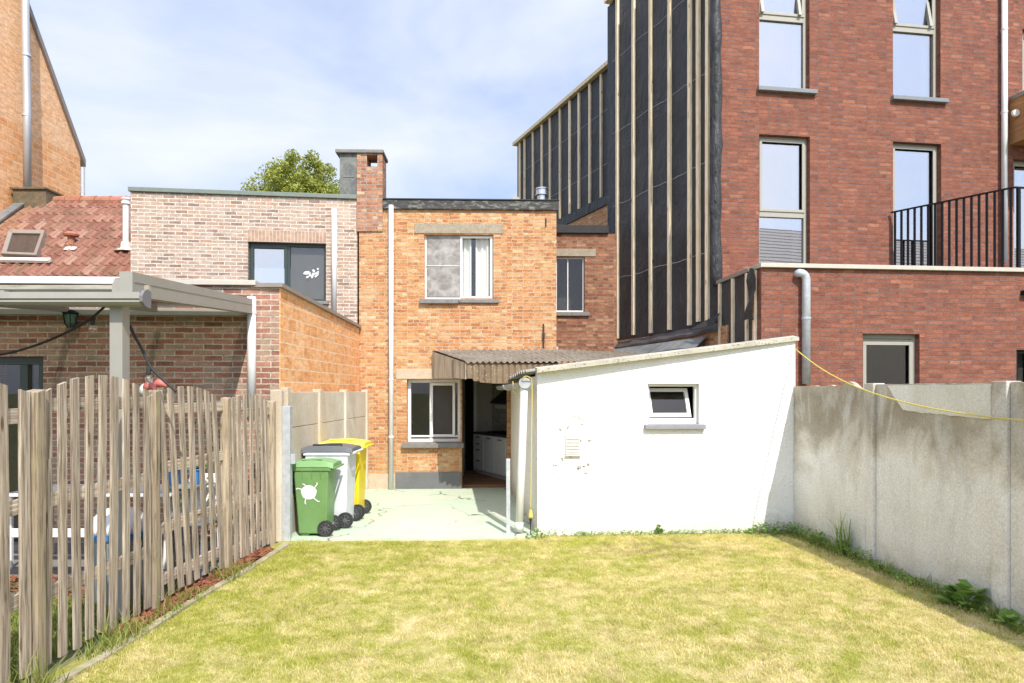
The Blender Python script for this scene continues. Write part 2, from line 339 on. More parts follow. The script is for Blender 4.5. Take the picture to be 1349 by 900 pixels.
M['glass_green'] = glassmat('greenish_glass', .55, (.45, .5, .45))
M['poly'] = glassmat('roof_glass', .10, (.42, .42, .40), rough=.15)
M['bulb_glass'] = glassmat('bulb_glass', .25, (.95, .95, .9))

def concrete(name, base, dark, pale, panel=None):
    m, t, b = newmat(name); p = pos(t)
    v = mapping(t, p, (1, 1, .55))
    c = mix(t, ramp(t, noise(t, v, 1.3, 7, .62, .5), [(.40, 0.), (.62, 1.)]), base, dark)
    c = mix(t, ramp(t, noise(t, mapping(t, p, (1, 1, 1), (4, 1, 9)), .9, 6, .6, .6), [(.48, 0.), (.65, 1.)]), c, pale)
    st = ramp(t, noise(t, mapping(t, p, (9, 9, .5)), 1, 5, .6), [(.5, 0.), (.72, .55)])
    sp = N(t, 'ShaderNodeSeparateXYZ'); t.links.new(p, sp.inputs[0])
    hi = ramp(t, mth(t, 'ADD', sp.outputs[2], mth(t, 'MULTIPLY', noise(t, p, 2.2, 5), .6)), [(1.25, 0.), (1.0, 0.), (1.0, 1.)]) if False else None
    c = mix(t, mth(t, 'MULTIPLY', st, .7), c, dark)
    c = mix(t, 1, c, ramp(t, noise(t, p, 60, 4, .7), [(.3, .78), (.7, 1.12)]), 'MULTIPLY')
    t.links.new(c, b.inputs['Base Color']); b.inputs['Roughness'].default_value = .92; b.inputs['Specular IOR Level'].default_value = .2
    bump(t, b, mth(t, 'ADD', noise(t, p, 35, 6, .65), mth(t, 'MULTIPLY', noise(t, p, 5, 3), 1.5)), .45, .008); return m
def garden_wall_mat():
    # smooth cast panels: algae-dark band below the top, pale lime bloom lower down
    m, t, b = newmat('garden_wall_concrete'); p = pos(t)
    sp = N(t, 'ShaderNodeSeparateXYZ'); t.links.new(p, sp.inputs[0])
    wob = mth(t, 'MULTIPLY', mth(t, 'SUBTRACT', noise(t, mapping(t, p, (1, 1, .8)), 1.6, 6, .65, .5), .5), 1.5)
    zz = mth(t, 'ADD', sp.outputs[2], wob)
    c = ramp(t, mth(t, 'DIVIDE', zz, 2.2), [(0, (.58, .53, .44)), (.15, (.74, .70, .63)), (.40, (.82, .79, .73)), (.50, (.66, .61, .52)), (.60, (.42, .37, .29)), (.74, (.33, .285, .215)), (.88, (.50, .45, .36))])
    c = mix(t, ramp(t, noise(t, mapping(t, p, (2, 2, .7), (4, 1, 9)), 1.5, 6, .6, .6), [(.5, 0.), (.65, .7)]), c, (.66, .64, .60))
    st = ramp(t, noise(t, mapping(t, p, (5, 5, .6)), 1, 5, .6), [(.52, 0.), (.8, .25)])
    c = mix(t, st, c, (.33, .29, .23))
    c = mix(t, 1, c, ramp(t, noise(t, p, 55, 5, .75), [(.3, .72), (.7, 1.15)]), 'MULTIPLY')
    t.links.new(c, b.inputs['Base Color']); b.inputs['Roughness'].default_value = .92; b.inputs['Specular IOR Level'].default_value = .2
    bump(t, b, mth(t, 'ADD', noise(t, p, 40, 6, .7), mth(t, 'MULTIPLY', noise(t, p, 5, 3), 1.5)), .5, .008); return m
M['wall_concrete'] = garden_wall_mat()
M['patch_concrete'] = concrete('pale_cement', (.76, .74, .67), (.66, .63, .55), (.80, .79, .74))
M['slab_concrete'] = concrete('slab_wall_concrete', (.62, .54, .43), (.50, .42, .32), (.70, .62, .51))

def shed_plaster():
    m, t, b = newmat('white_plaster'); p = pos(t)
    c = mix(t, ramp(t, noise(t, p, 2, 5), [(.4, 0.), (.8, 1.)]), (.84, .83, .80), (.78, .77, .72))
    sp = N(t, 'ShaderNodeSeparateXYZ'); t.links.new(p, sp.inputs[0])
    low = ramp(t, mth(t, 'ADD', sp.outputs[2], mth(t, 'MULTIPLY', noise(t, p, 7, 6, .7), .5)), [(.3, 1.), (.55, 0.)])
    c = mix(t, mth(t, 'MULTIPLY', low, .55), c, (.55, .50, .38))
    d = N(t, 'ShaderNodeVectorMath', operation='DISTANCE'); t.links.new(mapping(t, p, (1, 0, 1)), d.inputs[0]); d.inputs[1].default_value = (.72, 0, 1.02)
    near = mth(t, 'MULTIPLY', ramp(t, d.outputs['Value'], [(.22, 1.), (.62, 0.)]), ramp(t, noise(t, mapping(t, p, (1, 1, 1), (5, 2, 7)), 5.5, 3), [(.54, 0.), (.58, 1.)]))
    fl = ramp(t, noise(t, mapping(t, p, (1, 1, 1.3)), 13, 4, .7), [(.53, 0.), (.55, 1.)])
    c = mix(t, mth(t, 'MULTIPLY', near, fl), c, (.16, .14, .10))
    t.links.new(c, b.inputs['Base Color']); b.inputs['Roughness'].default_value = .85; b.inputs['Specular IOR Level'].default_value = .2
    cr_ = N(t, 'ShaderNodeTexVoronoi', feature='DISTANCE_TO_EDGE'); cr_.inputs['Scale'].default_value = 1.3; t.links.new(p, cr_.inputs['Vector'])
    h = mth(t, 'ADD', noise(t, p, 28, 6, .6), mth(t, 'MULTIPLY', noise(t, p, 3.5, 4), 2.4))
    bump(t, b, h, .6, .022); return m
M['shed_plaster'] = shed_plaster()

def corr_mat(name, c1, c2, c3):
    m, t, b = newmat(name); p = pos(t)
    c = mix(t, ramp(t, noise(t, p, 3, 6, .65), [(.35, 0.), (.65, 1.)]), c1, c2)
    c = mix(t, ramp(t, noise(t, p, 38, 4, .7), [(.58, 0.), (.63, 1.)]), c, c3)
    t.links.new(c, b.inputs['Base Color']); b.inputs['Roughness'].default_value = .95; b.inputs['Specular IOR Level'].default_value = .15
    bump(t, b, noise(t, p, 60, 4, .7), .4, .006); return m
M['corr'] = corr_mat('corrugated_cement', (.27, .23, .18), (.17, .14, .11), (.42, .40, .33))
M['corr_side'] = corr_mat('corrugated_cement_apron', (.25, .185, .12), (.17, .12, .08), (.38, .32, .22))
M['lichen'] = corr_mat('lichen_verge', (.52, .49, .40), (.40, .37, .30), (.16, .14, .10))
M['lichen_dark'] = corr_mat('weathered_corrugated', (.24, .23, .20), (.38, .37, .33), (.12, .11, .09))

def membrane_mat():
    m, t, b = newmat('black_membrane'); p = pos(t)
    uv = uvo(t)
    f = noise(t, mapping(t, uv, (3, 1.2, 1), rot=(0, 0, .5)), 1.3, 5, .55, 1.2)
    c = mix(t, ramp(t, noise(t, p, 1.4, 5), [(.35, 0.), (.7, 1.)]), (.026, .027, .030), (.048, .049, .053))
    t.links.new(c, b.inputs['Base Color']); b.inputs['Roughness'].default_value = .5; b.inputs['Specular IOR Level'].default_value = .35
    bump(t, b, f, 1.0, .08); return m
M['membrane'] = membrane_mat()
M['seam'] = plain('membrane_seam', (.30, .30, .31), .6, var=.3, scale=20, bmp=0)

def shutter_mat():
    m, t, b = newmat('net_screen'); p = pos(t)
    c = mix(t, ramp(t, noise(t, mapping(t, p, (1, 1, 1.2)), 6, 4, .6, .6), [(.35, 0.), (.68, 1.)]), (.20, .18, .165), (.40, .375, .35))
    t.links.new(c, b.inputs['Base Color']); b.inputs['Roughness'].default_value = .35; return m
M['net'] = shutter_mat()

def ground_cols(t, p, rnd=None):
    a = noise(t, p, 1.9, 6, .72, .8); d = noise(t, p, 7, 6, .7); g2 = noise(t, mapping(t, p, (1, 1, 1), (11, 5, 0)), 2.6, 6, .65)
    gr = mix(t, ramp(t, d, [(.3, 0.), (.7, 1.)]), (.36, .39, .06), (.58, .56, .13))
    dry = mix(t, ramp(t, d, [(.3, 0.), (.7, 1.)]), (.70, .57, .25), (.88, .77, .45))
    k = mth(t, 'ADD', a, mth(t, 'MULTIPLY', mth(t, 'SUBTRACT', d, .5), .5))
    sp = N(t, 'ShaderNodeSeparateXYZ'); t.links.new(p, sp.inputs[0])
    k = mth(t, 'ADD', k, mth(t, 'MULTIPLY', sp.outputs[0], .018))
    k = mth(t, 'ADD', k, mth(t, 'MULTIPLY', mth(t, 'SUBTRACT', 6.2, sp.outputs[1]), .012))
    if rnd is not None: k = mth(t, 'ADD', k, mth(t, 'MULTIPLY', mth(t, 'SUBTRACT', rnd, .5), .30))
    c = mix(t, ramp(t, k, [(.36, 0.), (.68, 1.)]), gr, dry)
    br = mth(t, 'MULTIPLY', ramp(t, noise(t, mapping(t, p, (1, 1, 1), (3, 8, 0)), 3.1, 6, .7, .5), [(.54, 0.), (.70, 1.)]), .45)
    c = mix(t, br, c, (.42, .31, .15))
    dd = N(t, 'ShaderNodeVectorMath', operation='DISTANCE'); t.links.new(mapping(t, p, (.55, 1, 0)), dd.inputs[0]); dd.inputs[1].default_value = (.55 * 1.7, 7.55, 0)
    bare = mth(t, 'MULTIPLY', ramp(t, dd.outputs['Value'], [(.15, 1.), (.65, 0.)]), ramp(t, noise(t, p, 6, 5, .7), [(.46, 0.), (.60, 1.)]))
    c = mix(t, mth(t, 'MULTIPLY', bare, .8), c, (.36, .27, .15))
    return c
def lawn_mat():
    m, t, b = newmat('lawn_soil'); p = pos(t)
    c = ground_cols(t, p); c = mix(t, 1, c, ramp(t, noise(t, p, 120, 3, .8), [(.3, .5), (.7, 1.0)]), 'MULTIPLY')
    t.links.new(c, b.inputs['Base Color']); b.inputs['Roughness'].default_value = 1; b.inputs['Specular IOR Level'].default_value = .1
    bump(t, b, noise(t, p, 90, 5, .8), .8, .02); return m
def blade_mat(name, far=False):
    m, t, b = newmat(name); p = pos(t); uv = uvo(t); sp = N(t, 'ShaderNodeSeparateXYZ'); t.links.new(uv, sp.inputs[0])
    if far: c = mix(t, sp.outputs[0], (.13, .20, .035), (.42, .42, .14))
    else: c = ground_cols(t, mapping(t, p, (1, 1, 0)), sp.outputs[0])
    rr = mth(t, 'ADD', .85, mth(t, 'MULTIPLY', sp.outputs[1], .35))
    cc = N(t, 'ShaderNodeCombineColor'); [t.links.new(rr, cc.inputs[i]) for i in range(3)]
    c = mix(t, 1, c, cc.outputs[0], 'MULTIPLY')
    t.nodes.remove(b); out = t.nodes['Material Output']
    df = N(t, 'ShaderNodeBsdfDiffuse'); tr = N(t, 'ShaderNodeBsdfTranslucent'); t.links.new(c, df.inputs[0]); t.links.new(c, tr.inputs[0])
    ms = N(t, 'ShaderNodeMixShader'); ms.inputs[0].default_value = .42; t.links.new(df.outputs[0], ms.inputs[1]); t.links.new(tr.outputs[0], ms.inputs[2])
    t.links.new(ms.outputs[0], out.inputs['Surface']); return m
def leaf_mat(name, c1, c2):
    m, t, b = newmat(name); uv = uvo(t); sp = N(t, 'ShaderNodeSeparateXYZ'); t.links.new(uv, sp.inputs[0])
    c = mix(t, sp.outputs[0], c1, c2)
    t.nodes.remove(b); out = t.nodes['Material Output']
    df = N(t, 'ShaderNodeBsdfPrincipled'); df.inputs['Roughness'].default_value = .55; tr = N(t, 'ShaderNodeBsdfTranslucent'); t.links.new(c, df.inputs[0]); t.links.new(c, tr.inputs[0])
    ms = N(t, 'ShaderNodeMixShader'); ms.inputs[0].default_value = .35; t.links.new(df.outputs[0], ms.inputs[1]); t.links.new(tr.outputs[0], ms.inputs[2])
    t.links.new(ms.outputs[0], out.inputs['Surface']); return m
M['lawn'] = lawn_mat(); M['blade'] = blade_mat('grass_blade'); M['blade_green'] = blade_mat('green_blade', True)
M['leaf'] = leaf_mat('weed_leaf', (.12, .24, .04), (.30, .44, .09))
M['tree_leaf'] = leaf_mat('tree_leaf', (.19, .24, .03), (.44, .45, .09))
M['bark'] = plain('bark', (.12, .09, .06), .95, var=.4, scale=10, bmp=.5)
M['soil'] = plain('soil', (.20, .19, .09), 1, var=.4, scale=5, bmp=.5, col2=(.12, .15, .04))
M['paving'] = plain('grey_paving', (.20, .19, .18), .9, var=.25, scale=8, bmp=.3)
M['mulch'] = plain('bark_mulch', (.26, .09, .045), .95, var=.5, scale=50, bmp=.6)
M['edging'] = plain('concrete_edging', (.42, .36, .25), .95, var=.3, scale=18, bmp=.4, col2=(.26, .25, .10), lo=.45, hi=.65)
def patio_mat():
    m, t, b = newmat('mint_patio_paint'); p = pos(t)
    c = mix(t, ramp(t, noise(t, p, 1.1, 6, .6, .6), [(.35, 0.), (.7, 1.)]), (.46, .57, .41), (.55, .63, .49))
    c = mix(t, ramp(t, noise(t, p, 2.2, 7, .72, .6), [(.52, 0.), (.62, .8)]), c, (.56, .52, .43))
    v = N(t, 'ShaderNodeTexVoronoi', feature='DISTANCE_TO_EDGE'); v.inputs['Scale'].default_value = .8
    wv = N(t, 'ShaderNodeVectorMath', operation='ADD'); nn = N(t, 'ShaderNodeTexNoise'); nn.inputs['Scale'].default_value = 3; t.links.new(p, nn.inputs['Vector'])
    sc = N(t, 'ShaderNodeVectorMath', operation='SCALE'); t.links.new(nn.outputs['Color'], sc.inputs[0]); sc.inputs['Scale'].default_value = .35
    t.links.new(p, wv.inputs[0]); t.links.new(sc.outputs[0], wv.inputs[1]); t.links.new(wv.outputs[0], v.inputs['Vector'])
    k = mth(t, 'MULTIPLY', ramp(t, v.outputs['Distance'], [(.004, 1.), (.012, 0.)]), ramp(t, noise(t, p, 1.7, 3), [(.45, 0.), (.55, 1.)]))
    c = mix(t, k, c, (.17, .17, .12))
    c = mix(t, 1, c, ramp(t, noise(t, p, 30, 5, .7), [(.3, .82), (.7, 1.08)]), 'MULTIPLY')
    t.links.new(c, b.inputs['Base Color']); b.inputs['Roughness'].default_value = .7
    bump(t, b, mth(t, 'SUBTRACT', noise(t, p, 14, 5), mth(t, 'MULTIPLY', k, 1.)), .3, .008); return m
M['patio'] = patio_mat()

def inter(F, parent, u0, u1, z0, z1, depth, fmat, gmat, fw=.06, mull_u=(), mull_z=(), inset=.1, extra=None, name='window', sashes=()):
    """window frame (part) > pane (sub-parts); returns frame object"""
    mb = MB(); n0, n1 = -inset, -inset - depth
    F.box(mb, u0, u1, n0, n1, z1 - fw, z1); F.box(mb, u0, u1, n0, n1, z0, z0 + fw)
    F.box(mb, u0, u0 + fw, n0, n1, z0 + fw, z1 - fw); F.box(mb, u1 - fw, u1, n0, n1, z0 + fw, z1 - fw)
    for a, w in mull_u: F.box(mb, a - w / 2, a + w / 2, n0 + .003, n1, z0 + fw, z1 - fw)
    for z, w, a, b in mull_z: F.box(mb, a, b, n0 + .005, n1, z - w / 2, z + w / 2)
    for a, b, c, d, w in sashes:     # raised sash frame
        F.box(mb, a, b, n0 + .02, n0, d - w, d); F.box(mb, a, b, n0 + .02, n0, c, c + w)
        F.box(mb, a, a + w, n0 + .02, n0, c + w, d - w); F.box(mb, b - w, b, n0 + .02, n0, c + w, d - w)
    fr = mb.build(name, fmat, parent, bevel=.004)
    F.box(MB_ := MB(), u0 + fw * .5, u1 - fw * .5, n0 - depth * .45, n0 - depth * .45 - .012, z0 + fw * .5, z1 - fw * .5)
    MB_.build('pane', gmat, fr)
    return fr
def sill(F, fr, u0, u1, z0, z1, out=.06, back=-.12, mat=None):
    mb = MB(); P = F.P
    mb.hexa([P(u0, back, z0), P(u1, back, z0), P(u1, out, z0), P(u0, out, z0), P(u0, back, z1 + .01), P(u1, back, z1 + .01), P(u1, out, z1), P(u0, out, z1)])
    return mb.build('sill', mat or M['sill'], fr, bevel=.006)
def arcpts(c, r, a0, a1, n, f): return [f(c, r, a0 + (a1 - a0) * i / n) for i in range(n + 1)]

# ================================================================== SETTING: ground
def sheet(name, pts, z, mat, kind='structure', thick=0):
    mb = MB()
    if thick: mb.prism([(x, y, z - thick) for x, y in pts], (0, 0, thick))
    else: mb.add([(x, y, z) for x, y in pts], [tuple(range(len(pts)))])
    o = mb.build(name, mat); return tag(o, kind=kind)
sheet('ground', [(-400, -400), (400, -400), (400, 400), (-400, 400)], -.02, M['soil'])
def fx(Y): return -2.90 + (Y - 4.12) * .045          # fence line
def wx(Y): return 3.507 + .0936 * (8.45 - Y)         # garden wall line
sheet('lawn', [(fx(-3) + .1, -3), (wx(-3), -3), (wx(8.5), 8.5), (.3, 8.28), (-.5, 8.05), (-2.7, 8.02)], .0, M['lawn'])
pp = [(-2.66, 7.98), (-2.2, 7.93), (-1.6, 8.0), (-1.0, 7.96), (-.4, 8.06), (.1, 8.12), (.31, 8.2), (.31, 8.35), (.05, 12.2), (-2.7, 12.1), (-2.68, 9)]
sheet('patio', pp, .025, M['patio'], thick=.06)
sheet('neighbour_patio', [(-8, 6.4), (-2.92, 6.4), (-2.8, 8.2), (-8, 8.2)], .0, M['paving'])
mb = MB(); e = [(fx(y) + .16 + .015 * math.sin(y * 3), y) for y in np.arange(2.5, 7.8, .25)]
for (x0, y0), (x1, y1) in zip(e, e[1:]): mb.hexa([(x0, y0, -.03), (x0 + .075, y0, -.03), (x1 + .075, y1, -.03), (x1, y1, -.03), (x0, y0, .02), (x0 + .075, y0, .024), (x1 + .075, y1, .022), (x1, y1, .02)])
tag(mb.build('lawn_kerb', M['edging']), kind='structure')
# grass
def blades(name, pts, hmin, hmax, wid, mat, seed=1, lean=.6, mesh_kind='stuff', label=None, cat='grass'):
    rs = np.random.RandomState(seed); n = len(pts)
    ang = rs.rand(n) * 2 * np.pi; h = hmin + (hmax - hmin) * rs.rand(n) ** 1.5
    if pts.shape[1] > 2: h *= pts[:, 2]
    la = rs.rand(n) * 2 * np.pi; ln = rs.rand(n) * lean * h
    dx, dy = np.cos(ang) * wid / 2, np.sin(ang) * wid / 2; lx, ly = np.cos(la) * ln, np.sin(la) * ln
    V = np.zeros((n, 5, 3)); x, y = pts[:, 0], pts[:, 1]
    V[:, 0] = np.stack([x - dx, y - dy, 0 * x], 1); V[:, 1] = np.stack([x + dx, y + dy, 0 * x], 1)
    V[:, 2] = np.stack([x + dx * .8 + lx * .4, y + dy * .8 + ly * .4, h * .6], 1); V[:, 3] = np.stack([x - dx * .8 + lx * .4, y - dy * .8 + ly * .4, h * .6], 1)
    V[:, 4] = np.stack([x + lx * 1.3, y + ly * 1.3, h], 1)
    me = bpy.data.meshes.new(name); me.vertices.add(n * 5); me.vertices.foreach_set('co', V.ravel())
    b = (np.arange(n) * 5)[:, None]; L_ = np.concatenate([b + [0, 1, 2, 3], b + [3, 2, 4]], 1).ravel()
    me.loops.add(n * 7); me.loops.foreach_set('vertex_index', L_.astype(np.int32)); me.polygons.add(n * 2)
    st = (np.arange(n) * 7)[:, None] + [0, 4]; me.polygons.foreach_set('loop_start', st.ravel().astype(np.int32))
    me.update(calc_edges=True); me.validate()
    uv = me.uv_layers.new(name='UVMap'); r = rs.rand(n); U = np.zeros((n, 7, 2)); U[:, :, 0] = r[:, None]; U[:, :, 1] = [0, 0, .6, .6, .6, .6, 1]
    uv.data.foreach_set('uv', U.ravel()); me.materials.append(mat)
    o = bpy.data.objects.new(name, me); S.collection.objects.link(o); tag(o, label, cat, kind=mesh_kind); return o
rs = np.random.RandomState(3)
n = 420000; Yv = 3.0 + 5.3 * rs.rand(n) ** .85; Xv = -3.0 + 7.2 * rs.rand(n)
keep = (Xv > -2.90 + (Yv - 4.12) * .045 + .24) & (Xv < 3.507 + .0936 * (8.45 - Yv) - .03)
edge = np.where(Xv < .3, 7.93 + .03 * np.sin(Xv * 5), 8.25 + (Xv - .3) * .07 - .03); keep &= Yv < edge
keep &= np.abs(Xv) < .80 * Yv + .3
Xv, Yv = Xv[keep], Yv[keep]
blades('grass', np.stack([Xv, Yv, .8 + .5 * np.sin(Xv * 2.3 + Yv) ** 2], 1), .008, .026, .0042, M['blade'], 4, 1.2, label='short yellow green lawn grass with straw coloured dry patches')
# rough grass along fence foot and in the neighbour garden
n = 1800; Yv = 3.2 + 3.6 * rs.rand(n); Xv = -2.90 + (Yv - 4.12) * .045 + .05 + .20 * rs.rand(n)
cl = np.sin(Yv * 7) * np.sin(Yv * 3.1 + 1) > -.35; Xv, Yv = Xv[cl], Yv[cl]
blades('long_grass', np.stack([Xv, Yv, .6 + .8 * np.sin(Yv * 4.3) ** 2], 1), .04, .17, .006, M['blade_green'], 5, .9, label='longer green grass growing along the foot of the picket fence')
n = 60000; Xv = -6.5 + 3.6 * rs.rand(n); Yv = 3.0 + 2.6 * rs.rand(n); k_ = Xv < -2.98
blades('neighbour_grass', np.stack([Xv[k_], Yv[k_]], 1), .03, .10, .008, M['blade_green'], 6, .8, label='bright green grass behind the picket fence')
# mulch: bark chips
mb = MB()
def chips(n, fpos):
    for i in range(n):
        x, y, z = fpos(); a = R.random() * 6.28; l, w = R.uniform(.012, .035), R.uniform(.006, .014)
        d = Vector((math.cos(a), math.sin(a), R.uniform(-.3, .3))) * l; e_ = Vector((-math.sin(a), math.cos(a), R.uniform(-.4, .4))) * w
        c = Vector((x, y, z + .012)); mb.quad(c - d - e_, c + d - e_, c + d + e_, c - d + e_)
def fp():
    y = R.uniform(4.9, 7.5); return fx(y) + R.uniform(-.06, .15), y, R.uniform(0, .015)
chips(2600, fp)
chips(2500, lambda: (R.uniform(-6.5, -3.0), R.uniform(5.5, 6.4), R.uniform(0, .02)))
tag(mb.build('bark_mulch', M['mulch'], fix=False), 'reddish brown bark mulch along the fence foot', 'mulch', kind='stuff')

# ================================================================== MAIN HOUSE (orange brick)
FH = Frame((-2.687, 12.0), (1, .03))
uR = FH.hit(733)[0]
house = thing('brick_house', 'narrow two storey orange brick house with flat roof and open kitchen doorway', 'house', (-1, 12, 0))
zT = 4.95
wu0, _ = FH.hit(559); wu1, _ = FH.hit(650); wz1 = FH.hit(600, 309)[1]; wz0 = FH.hit(600, 394)[1]
lu0, _ = FH.hit(536); lu1, _ = FH.hit(606.5); lz1 = FH.hit(570, 500)[1]; lz0 = FH.hit(570, 583)[1]
du0, du1 = FH.hit(608.5)[0], FH.hit(668)[0]; dz1 = 2.15
ops = [(wu0, wu1, wz0, wz1), (lu0, lu1, lz0, lz1), (du0, du1, 0, dz1)]
mb = MB(); FH.wall(mb, 0, uR, 0, zT, .3, ops)
mb.build('front_wall', M['orange_brick'], house)
mb = MB(); FH.box(mb, 0, .3, -.302, -7, 0, zT); FH.box(mb, uR - .3, uR, -.302, -7, 0, zT); FH.box(mb, .302, uR - .302, -6.7, -7, 0, zT)
mb.build('side_wall', M['old_red_brick'], house)
mb = MB(); FH.box(mb, 0.01, uR - .01, -.01, -6.99, zT + .002, zT + .09)
roof = mb.build('roof', M['bitumen'], house)
c0 = FH.hit(504.5)[0]
mb = MB(); FH.box(mb, c0, uR + .03, .05, -.1, zT - .01, zT + .15); mb.build('fascia', M['fascia'], roof, bevel=.01)
mb = MB(); FH.box(mb, c0, uR + .045, .065, -.12, zT + .153, zT + .175); mb.build('trim', M['bitumen'], roof, bevel=.004)
# interior partitions
mb = MB(); FH.box(mb, .302, uR - .302, -.302, -6.69, 2.55, 2.7); mb.build('ceiling', M['interior'], house)
mb = MB(); FH.box(mb, .302, uR - .302, -.302, -6.69, -.03, .05); mb.build('floor', M['floor_wood'], house)
mb = MB(); FH.box(mb, du0 - .12, du0 - .04, -.9, -2.4, .051, 2.549); FH.box(mb, .302, du1 + .5, -2.6, -2.7, .051, 2.549); mb.build('inner_wall', M['interior'], house)
a = at(612, HY, 14.4); mb = MB(); FH.box(mb, FH.hit(613, n=-2.6)[0], FH.hit(624, n=-2.6)[0], -2.59, -2.58, .051, 2.1); mb.build('inner_doorway', M['black'], house)  # thin black panel on the wall paints the darkness of the opening
mb = MB(); FH.box(mb, FH.hit(624, n=-2.6)[0], FH.hit(628, n=-2.6)[0], -2.57, -2.6, .051, 2.15); mb.build('door_frame', M['white_paint'], house)
# lintels
mb = MB()
def plate(F, px0, px1, py0, py1, n0, n1, pyref=None):
    u0, u1 = F.hit(px0)[0], F.hit(px1)[0]; pm = (px0 + px1) / 2
    F.box(mb, u0, u1, n0, n1, F.hit(pm, py1)[1], F.hit(pm, py0)[1])
plate(FH, 546, 663, 295, 308, .012, -.05); mb.build('lintel', M['lintel'], house, bevel=.008)
mb = MB(); plate(FH, 521.5, 608, 486, 499.5, .010, -.05); mb.build('lintel', M['plinth_beige'], house, bevel=.006)
mb = MB(); plate(FH, 521.5, 608, 622, 650, .022, -.05); mb.build('plinth', M['plinth_grey'], house, bevel=.005)
mb = MB(); plate(FH, 473, 521, 624, 650, .016, -.05); mb.build('plinth', M['plinth_beige'], house, bevel=.005)
# upper window
mu = FH.hit(607)[0]
fr = inter(FH, house, wu0, wu1, wz0, wz1, .07, M['white_paint'], M['glass_mid'], .035, [(mu, .035)], inset=.07, sashes=[(mu - .01, wu1 - .02, wz0 + .02, wz1 - .02, .035)])
mb = MB(); FH.box(mb, wu0 + .04, mu - .02, -.062, -.069, wz0 + .045, wz1 - .01); mb.build('insect_screen', M['net'], fr)
mb = MB(); FH.box(mb, wu0 + .02, mu + .01, -.052, -.061, wz0 + .588, wz0 + .597); mb.build('bar', M['white_paint'], fr)
mb = MB(); nP = 60
for i in range(nP):
    ua = mu - .1 + (wu1 - mu + .1) * i / nP; ub = mu - .1 + (wu1 - mu + .1) * (i + 1) / nP
    f = lambda u: -.185 + .030 * math.sin(u * 62) + .015 * math.sin(u * 23)
    if .40 < i / nP < .52: continue
    mb.quad(FH.P(ua, f(ua), wz0), FH.P(ub, f(ub), wz0), FH.P(ub, f(ub), wz1), FH.P(ua, f(ua), wz1))
mb.build('curtain', M['curtain'], fr, smooth=True, fix=False)
sill(FH, fr, FH.hit(553)[0], FH.hit(604)[0] + .0, wz0 - .085, wz0 - .01, .07)
sill(FH, fr, FH.hit(604)[0] + .01, FH.hit(657)[0], wz0 - .07, wz0 - .01, .045)
# lower window
mu = FH.hit(567)[0]
fr = inter(FH, house, lu0, lu1 - .0, lz0, lz1, .08, M['white_paint'], M['glass_low'], .055, [(mu, .05)], [(lz0 + .1, .03, lu0 + .05, lu1 - .05)], inset=.14, sashes=[(mu - .01, lu1 - .10, lz0 + .09, lz1 - .06, .045)])
mb = MB(); FH.box(mb, mu + .0, mu + .018, -.10, -.118, lz0 + .38, lz0 + .52); mb.build('handle', M['galv'], fr)
mb = MB(); FH.box(mb, mu + .04, lu1 - .15, -.155, -.16, lz0 + .13, lz1 - .1); mb.build('fly_screen', plain('fly_screen', (.06, .05, .045), .7, bmp=0), fr)
sill(FH, fr, FH.hit(530)[0], FH.hit(611)[0], lz0 - .09, lz0 - .005, .09, back=-.14)
# downpipe, wall tie
def pipe_on(F, parent, px, py0, py1, r, mat, name='downpipe', n=.07, rings=(), poly=None, bend=0):
    u = F.hit(px)[0]; z1, z0 = F.hit(px, py0)[1], F.hit(px, py1)[1]
    mb = MB(); pts = [F.P(u, n, z0)]
    if bend:
        pts += [F.P(u, n, z1 - bend)] + [F.P(u - bend * (1 - math.cos(a)), n, z1 - bend + bend * math.sin(a)) for a in (.3, .6, .9, 1.2, 1.57)]
        pts += [F.P(u - bend, -.05, z1)]
    else: pts += [F.P(u, n, z1)]
    mb.tube(pts, r, 14)
    o = mb.build(name, mat, parent, smooth=True)
    for zr in rings:
        zz = F.hit(px, zr)[1]; mb = MB(); mb.tube([F.P(u, n, zz - .015), F.P(u, n, zz + .015)], r + .006, 14); F.box(mb, u - .01, u + .01, n, 0, zz - .012, zz + .012)
        mb.build('pipe_bracket', mat, o)
    return o
pipe_on(FH, house, 516, 272, 644, .042, M['grey_pipe'], rings=(330, 412, 500, 575))
mb = MB(); u, z = FH.hit(716, 458); FH.box(mb, u - .012, u + .012, .03, 0, z, z + .42); FH.box(mb, u - .02, u + .02, .04, .0, z + .16, z + .26)
mb.build('wall_tie', M['bitumen'], house)
mb = MB(); u, z = FH.hit(719, 290); FH.box(mb, u - .012, u + .012, .012, -.01, z - .12, z + .03); mb.build('wall_tie', M['bitumen'], house)
# door threshold + side reveal strip is part of wall. chimney
ch = MB(); q0, q1 = FH.hit(470.5)[0], FH.hit(504.2)[0]; zc1 = FH.hit(487, 203)[1]; oz0 = FH.hit(487, 220)[1]
oa, ob = FH.hit(483.5)[0], FH.hit(497.5)[0]
FH.wall(ch, q0, q1, zT - .4, zc1, .42, [(oa, ob, oz0, zc1 - .02)], n=.025)
chim = ch.build('chimney', M['chimney_brick'], house)
mb = MB(); FH.box(mb, FH.hit(444)[0] - .02, q1 + .02, .06, -.5, zc1 + .003, zc1 + .065); mb.build('chimney_slab', M['sill'], chim, bevel=.01)
b0 = FH.hit(447.5)[0]
mb = MB(); FH.box(mb, b0, q0 - .003, .0, -.45, FH.hit(455, 262)[1], zc1 - .0); FH.box(mb, b0 + .06, q0 - .05, .008, 0, FH.hit(455, 234)[1], FH.hit(455, 232.6)[1]); mb.build('slate_cladding', M['zinc_box'], chim, bevel=.004)
